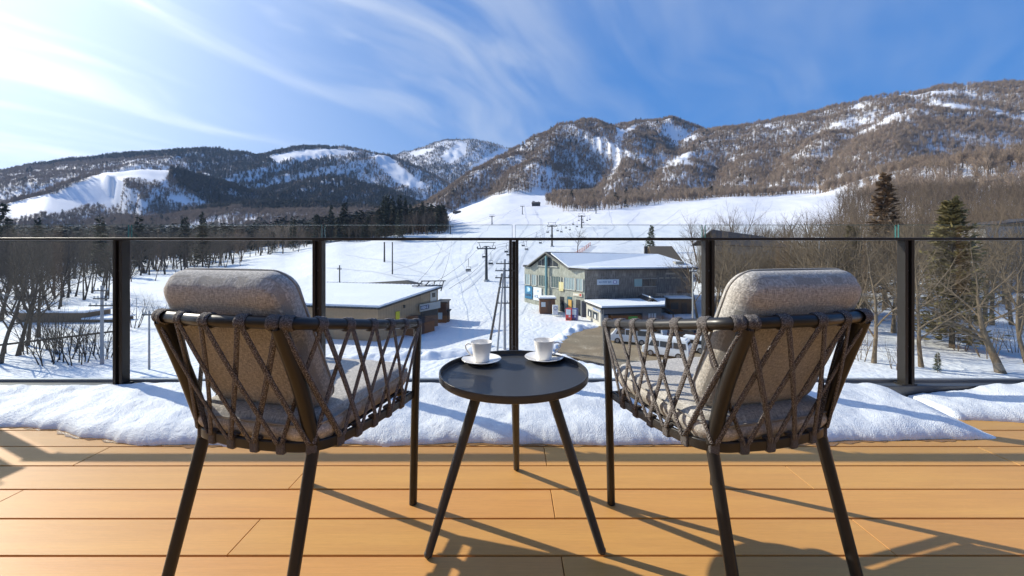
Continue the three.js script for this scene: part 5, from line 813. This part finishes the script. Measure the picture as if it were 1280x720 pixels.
function conifer(seed, { H, R, whorls, per, clumps, size, bare = 0.1, droop = 0.25, gap = 0 }) {
  const r = rng(seed), trunk = new Wood(), crown = new Wood(); trunk.tube(V(0, -0.4, 0), V(0, H * 0.55, 0), H * 0.016, H * 0.009, 6); trunk.tube(V(0, H * 0.55, 0), V(0, H, 0), H * 0.009, H * 0.001, 5);
  for (let w = 0; w < whorls; w++) {
    const t = lerp(bare, 0.985, Math.pow(w / whorls, 0.9)), yw = t * H, prof = Math.pow(1 - t, 0.75) * (0.75 + 0.5 * r()), n = Math.max(3, Math.round(per * (0.5 + 0.6 * (1 - t))));
    for (let k = 0; k < n; k++) {
      if (r() < gap) continue; const a = r() * 6.28, L = R * (prof * (0.65 + 0.55 * r()) + 0.04), d = V(Math.cos(a), -droop + 0.35 * t + (r() - 0.5) * 0.3, Math.sin(a)).normalize(), p0 = V(0, Math.min(H * 0.99, yw + (r() - 0.5) * H / whorls * 2.4), 0);
      trunk.spike(p0, p0.clone().addScaledVector(d, L), 0.025 * H / 12, 3);
      for (let c = 0; c < clumps; c++) { const f = lerp(0.2, 1, (c + r()) / clumps), p = p0.clone().addScaledVector(d, L * f).add(V((r() - 0.5) * 0.5 * L * f, (r() - 0.5) * 0.5 * size, (r() - 0.5) * 0.5 * L * f)), s = size * (0.6 + 0.8 * r()), dd = d.clone().add(V((r() - 0.5) * 1.4, (r() - 0.6) * 0.8, (r() - 0.5) * 1.4)).normalize(); crown.leaf(p, p.clone().addScaledVector(dd, s), s * 0.32, V(r() - 0.5, 1, r() - 0.5).normalize()); }
    }
  }
  return { trunk: trunk.build(), crown: crown.build() };
}
const needleDark = std([0.042, 0.054, 0.036], 0.9), needleBrown = std([0.17, 0.105, 0.05], 0.9), needleOlive = std([0.18, 0.15, 0.055], 0.9), needleGreen = std([0.05, 0.075, 0.03], 0.9);
for (const m of [needleDark, needleBrown, needleOlive, needleGreen]) m.side = THREE.DoubleSide;
const cedars = [1, 2].map((s) => conifer(600 + s, { H: 20, R: 3.4, whorls: 60, per: 9, clumps: 13, size: 0.62, bare: 0.06, droop: 0.0, gap: 0.10 }));
const cypresses = [1, 2].map((s) => conifer(640 + s, { H: 16, R: 3.1, whorls: 54, per: 10, clumps: 12, size: 0.58, bare: 0.06, droop: -0.1, gap: 0.05 }));
const firs = [1, 2, 3].map((s) => conifer(660 + s, { H: 14, R: 2.5, whorls: 30, per: 8, clumps: 7, size: 0.85, bare: 0.10, droop: 0.12 }));
const farFirs = [1, 2].map((s) => { const t = conifer(680 + s, { H: 13, R: 2.6, whorls: 14, per: 7, clumps: 4, size: 1.5, bare: 0.08 }); return mergeGeometries([t.trunk, t.crown]); });

const protos = new Map();
function plant(kind, name, label, category, group, x, z, s, turn, trunkM, crownM, dy = 0, tilt = 0) {
  const g = new THREE.Group(); g.name = numbered(name); tag(g, label, category, group); scene.add(g);
  part('trunk', kind.trunk, trunkM, g); part('crown', kind.crown, crownM, g); g.position.set(x, height(x, z) + dy, z); g.scale.set(s, s, s); g.rotation.set(tilt, turn, 0); return g;
}
const rT = rng(1234);
// trees standing below the terrace, placed one by one: pixel, distance, height
const standing = (list, kinds, H, name, label, group, mat) => list.forEach(([px, d, h, k, turn, tilt]) => { const x = (px - PX0) / FOCAL * d; plant(kinds[k % kinds.length], name, label, 'tree', group, x, -d, h / H, turn ?? rT() * 6.28, mat, mat, 0, tilt || 0); });
standing([[1092, 40, 15, 0], [1152, 39, 15, 1], [1128, 47, 16, 2], [1060, 46, 14, 3], [1180, 52, 17, 4], [1212, 47, 15, 0], [1030, 54, 15, 1], [1005, 50, 13, 2], [985, 60, 15, 3], [955, 62, 14, 4], [930, 60, 13.5, 0], [905, 64, 14, 1], [1075, 60, 16, 2], [1110, 66, 17, 3], [1265, 55, 17, 4], [1285, 40, 15, 2], [1140, 75, 17, 0], [1220, 72, 18, 1], [970, 76, 16, 3], [1040, 80, 17, 4], [1015, 70, 15, 0], [940, 78, 15, 2], [1090, 84, 17, 3], [1180, 92, 18, 4], [1250, 88, 18, 0], [890, 82, 13, 1]], nearTrees, 14, 'bare_tree', 'leafless brown broadleaf tree in the wood below the terrace, by the houses', 'bare trees in the wood by the houses', barkWarm);
{ const r = rng(808), extra = []; for (let i = 0; i < 130; i++) { const d = 52 + 72 * r(), px = 878 + 408 * r(); extra.push([px, d, (px < 1000 ? 13.5 : px < 1060 ? 16 : 18) + 3 * r(), i]); } standing(extra, denseTrees, 14, 'bare_tree', 'leafless brown broadleaf tree in the wood below the terrace, by the houses', 'bare trees in the wood by the houses', barkWarm); }
standing([[872, 62, 14, 1], [882, 70, 15, 4]], nearTrees, 14, 'bare_tree', 'leafless tree at the far end of the timber lodge', 'bare trees at the lodge end', barkWarm);
plant(oldTree, 'old_tree', 'thick trunked old leafless tree leaning over the snow before the concrete house', 'tree', null, (1252 - PX0) / FOCAL * 37, -37, 1.05, 2.4, barkWarm, barkWarm);
standing([[22, 43, 15, 1], [0, 40, 14, 4], [48, 52, 15, 2], [-25, 46, 16, 3], [34, 47, 14, 0]], nearTrees, 14, 'bare_tree', 'dark leafless tree standing by the guard rail near the long shed', 'bare trees by the guard rail', barkDark);
{ const r = rng(717), extra = []; for (let i = 0; i < 46; i++) extra.push([-35 + 185 * r(), 62 + 55 * r(), 12.5 + 4 * r(), i]); standing(extra, midTrees, 13, 'wood_tree', 'tall slim dark leafless tree standing between the long shed and the wood', 'slim trees between the long shed and the wood', barkDark); }
standing([[60, 40, 5.5, 0], [78, 41, 6, 1], [98, 40, 5.5, 2], [112, 43, 5, 0], [84, 44, 6, 2], [66, 46, 5.5, 1], [130, 42, 4.5, 1], [40, 44, 5, 2], [205, 60, 5, 0], [165, 58, 6, 2]], shrubs, 5.5, 'bare_shrub', 'many stemmed leafless shrub growing in the snow near the guard rail', 'leafless shrubs by the guard rail', barkDark);
standing([[1075, 41, 4, 0], [1235, 42, 4.5, 1], [1200, 45, 4, 2], [1120, 38, 3, 1], [1270, 44, 4, 0]], shrubs, 5.5, 'bare_shrub', 'low leafless shrub in the snow among the trees by the houses', 'leafless shrubs by the houses', barkWarm);
standing([[722, 152, 14, 0]], nearTrees, 14, 'round_tree', 'single round leafless tree standing behind the orange snow fence', null, barkDark);
plant(cedars[0], 'cedar_tree', 'tall ragged rust brown cedar rising above the bare wood', 'tree', null, (1106 - PX0) / FOCAL * 72, -72, 1.13, 1, barkDark, needleBrown);
plant(cypresses[0], 'cypress_tree', 'broad olive brown conical conifer beside the tall cedar', 'tree', null, (1190 - PX0) / FOCAL * 46, -46, 1.08, 2, barkDark, needleOlive);
plant(cypresses[1], 'cypress_tree', 'smaller olive conifer hidden behind the bare trees near the railing post', 'tree', null, (1065 - PX0) / FOCAL * 62, -62, 0.86, 4, barkDark, needleOlive);
plant(firs[0], 'evergreen_shrub', 'low dark evergreen shrub on the snow at the foot of the bare trees', 'shrub', null, (1172 - PX0) / FOCAL * 37.5, -37.5, 0.13, 0, barkDark, needleGreen);
plant(firs[1], 'pine_tree', 'lone leaning pine on the slope behind the lodge', 'tree', null, (812 - PX0) / FOCAL * 150, -150, 0.72, 0.4, barkDark, needleGreen, 0, 0.25);
plant(firs[2], 'fir_tree', 'single dark slender fir standing before the conifer grove', 'tree', null, (500 - PX0) / FOCAL * 235, -235, 1.32, 1.4, barkDark, needleDark);
plant(firs[0], 'fir_tree', 'single dark fir at the foot of the snowy mountain side', 'tree', null, ...(() => { const h = hit(938, 233, 300); return [h[0], h[2]]; })(), 0.95, 1.4, barkDark, needleDark);

// ---- woods: where trees grow
const RUNS = [
  ground([[-60, 275], [0, 260], [60, 244], [125, 219], [150, 214], [228, 215], [208, 228], [150, 248], [110, 260], [75, 272], [0, 290], [-60, 306]], 500),
  ground([[330, 199], [385, 187.5], [430, 188], [450, 192], [400, 202], [345, 207]], 1700),
  ground([[458, 194], [492, 200], [499, 210], [533, 236], [512, 240], [485, 222], [470, 205]], 1500),
  ground([[550, 197], [575, 178], [584, 180], [582, 195], [562, 209]], 2600), ground([[585, 214], [610, 196], [632, 186], [640, 190], [600, 212]], 2600), ground([[510, 192], [530, 187], [545, 188], [520, 198]], 2600),
  ground([[764, 160], [797, 157], [789, 168], [779, 174], [771, 171]], 420),
  ground([[560, 271], [610, 264], [640, 253], [664, 243], [690, 240], [674, 251], [682, 263], [740, 268], [640, 292]], 180),
];
const CHUTE = ground([[779, 174], [771, 171], [769, 192], [758, 226], [750, 262], [758, 262], [766, 226], [777, 196]], 420);
const FOOT = ground([[684, 256], [700, 263], [735, 266], [775, 262], [810, 257], [850, 253], [900, 248], [950, 246], [1000, 242], [1050, 240], [1100, 236], [1100, 220], [900, 225], [700, 232]], 180);
const EDGE = curve([[-80, 110], [0, 118], [140, 150], [250, 172], [330, 225], [385, 262], [400, 262]]);
function woods(x, z) {          // [chance of a tree, share of conifers, size]
  const d = -z, px = PX0 + FOCAL * x / d, R = Math.hypot(x, z); if (d < 60) return null;
  for (const P of RUNS) if (inPoly(P, x, z)) return null;
  const over = height(x, z) - baseHeight(x, z), n = fbm(x / 130 + 7, z / 130, 3), n2 = fbm(x / 35, z / 35 + 5, 3);
  if (inPoly(CHUTE, x, z)) return [0.30, 0, 0.8];
  if (inPoly(FOOT, x + 14 * n2, z + 14 * n)) return [clamp(0.62 + 0.9 * n2), 0.004, 0.95];
  if (px < 560 && d < 800 && over < 8) {
    if (px > 385) { const inside = d > 258 + 0.18 * Math.abs(px - 470) && d < 430 && px < 562 - 0.1 * (d - 260); return inside ? [0.95, d > 285 ? 0.45 : 0.15, 1.3] : d > 430 && px < 535 ? [0.6, 0.35, 1] : null; }
    const e = EDGE(px) + 14 * n2; return d > e ? [clamp((d < e + 60 ? 0.34 : 0.5) + 0.6 * n), px < 260 && d > 320 ? 0.45 : d > 300 ? 0.25 : 0.05, 1.45] : d > e - 30 ? [0.06, 0, 0.8] : null;
  }
  if (px > 868 && d < 300 && d > 80 && over < 30) { const pj = px + 70 * n2 + 40 * n, open = pj < 1065 && d > 135; return open ? null : [pj < 1065 ? 0.45 : d < 150 ? 0.55 : 0.8, 0, 1.2]; }
  if (over > (R > 420 ? 2.5 : 7) && R > 210) {
    if (px + 70 * n2 > 1050 && d < 520) return [0.97, 0, 0.92];
    if (px + 30 * n < 535 && d > 900 && d < 1750 && px + 90 * n + 30 * n2 > 235) return [clamp(0.8 + 0.6 * n2), d < 1300 ? 0.40 + 0.5 * smooth(-0.2, 0.3, n) : 0.55, 1];
    if (d > 2700) return [clamp(0.45 + 0.9 * n), 0.1, 1];
    if (d > 1700) return [clamp(0.95 + 0.9 * n), px < 420 ? 0.48 : 0.15, 1];
    return [clamp(0.98 + (px > 690 && px < 790 ? 0.3 : 0) + 2.3 * n + 0.45 * n2 - (px > 990 ? 0.30 : 0.05)), px > 900 ? 0 : 0.008, 1.05];
  }
  return null;
}
const bareStuff = [], firStuff = [], edgeBare = [], edgeFir = [];
{
  const r = rng(4321);
  const scatter = (r0, r1, area, scale) => {
    const span = 1.94, count = Math.round((r1 * r1 - r0 * r0) * span / 2 / area);
    for (let i = 0; i < count; i++) {
      const R = Math.sqrt(lerp(r0 * r0, r1 * r1, r())), az = (r() - 0.5) * span, x = Math.sin(az) * R, z = -Math.cos(az) * R, a = r(), b = r(), c = r(), t = r();
      const w = woods(x, z); if (!w || a > w[0]) continue; const y = height(x, z); if (!seen(x, y + 12, z, 0.006)) continue;
      const fir = b < w[1], s = w[2] * scale * (0.72 + 0.5 * c), o = { x, y, z, s, t: t * 6.28, d: R, c: r() };
      if (R < 330) (fir ? edgeFir : edgeBare).push(o); else (fir ? firStuff : bareStuff).push(o);
    }
  };
  scatter(85, 420, 20, 1); scatter(420, 1500, 15, 1); scatter(1500, 4000, 55, 1.3);
  edgeBare.sort((a, b) => a.d - b.d); edgeFir.sort((a, b) => a.d - b.d);
}
// the trees of the near wood edges stand one by one; farther ones are a mass
const westBare = edgeBare.filter((o) => o.x < 0), eastBare = edgeBare.filter((o) => o.x >= 0), individualBare = [...westBare.slice(0, 140), ...eastBare.slice(0, 110)], massBare = [...westBare.slice(140), ...eastBare.slice(110)], individualFir = edgeFir.slice(0, 70);
individualBare.forEach((o, i) => { const west = o.x < 0; plant(midTrees[i % 5], 'wood_tree', west ? 'slim leafless tree at the edge of the snowy wood behind the long shed' : 'slim leafless tree in the wood climbing behind the houses', 'tree', west ? 'trees at the wood edge behind the long shed' : 'trees in the wood behind the houses', o.x, o.z, o.s * 1.05, o.t, west ? barkGrey : bark, west ? barkGrey : bark); });
individualFir.forEach((o, i) => plant(firs[i % 3], 'conifer_tree', 'dark conifer among the leafless trees of the valley wood', 'tree', 'dark conifers in the valley wood', o.x, o.z, o.s * 1.05, o.t, barkDark, needleDark).scale.set(o.s * (0.75 + 0.5 * o.c), o.s * (0.7 + 0.75 * ((o.c * 5.7) % 1)), o.s * (0.75 + 0.5 * o.c)));
function mass(name, label, category, geos, list, mat, tints) {
  const g = new THREE.Group(); g.name = name; tag(g, label, category, null, 'stuff'); scene.add(g);
  geos.forEach((geo, k) => {
    const mine = list.filter((_, i) => i % geos.length === k); if (!mine.length) return;
    const m = new THREE.InstancedMesh(geo, mat, mine.length), M = new THREE.Matrix4(), Q = new THREE.Quaternion(), Y = V(0, 1, 0), C = new THREE.Color(); m.name = 'trees';
    mine.forEach((o, i) => { Q.setFromAxisAngle(Y, o.t); M.compose(V(o.x, o.y - 0.2, o.z), Q, V(o.s, o.s * (0.9 + 0.25 * o.c), o.s)); m.setMatrixAt(i, M); const f = 0.8 + 0.45 * ((o.c * 7.3) % 1); C.setRGB(f * tints[0], f * tints[1] * (0.97 + 0.06 * o.c), f * tints[2]); m.setColorAt(i, C); });
    m.castShadow = m.receiveShadow = true; g.add(m);
  });
}
const farBark = std([0.23, 0.172, 0.125], 0.95), farNeedle = std([0.036, 0.048, 0.040], 0.95); farNeedle.side = THREE.DoubleSide;
mass('forest', 'far leafless forest covering the mountain sides', 'forest', farTrees, bareStuff, farBark, [1, 1, 1]);
mass('valley_wood', 'leafless wood filling the valley behind the nearer trees', 'forest', midTrees.slice(0, 3).map((t) => mergeGeometries([t.trunk, t.crown])), massBare, bark, [0.85, 0.85, 0.85]);
mass('conifer_forest', 'dark conifer forest on the lower mountain sides and valley floor', 'forest', farFirs, [...firStuff, ...edgeFir.slice(70)], farNeedle, [1, 1, 1]);
console.log('trees', westBare.length, eastBare.length, bareStuff.length, firStuff.length, edgeBare.length, edgeFir.length);

scene.fog = new THREE.FogExp2(new THREE.Color().setRGB(0.45, 0.66, 1.0), 0.00008);

shadowed(scene);
renderer.render(scene, camera);
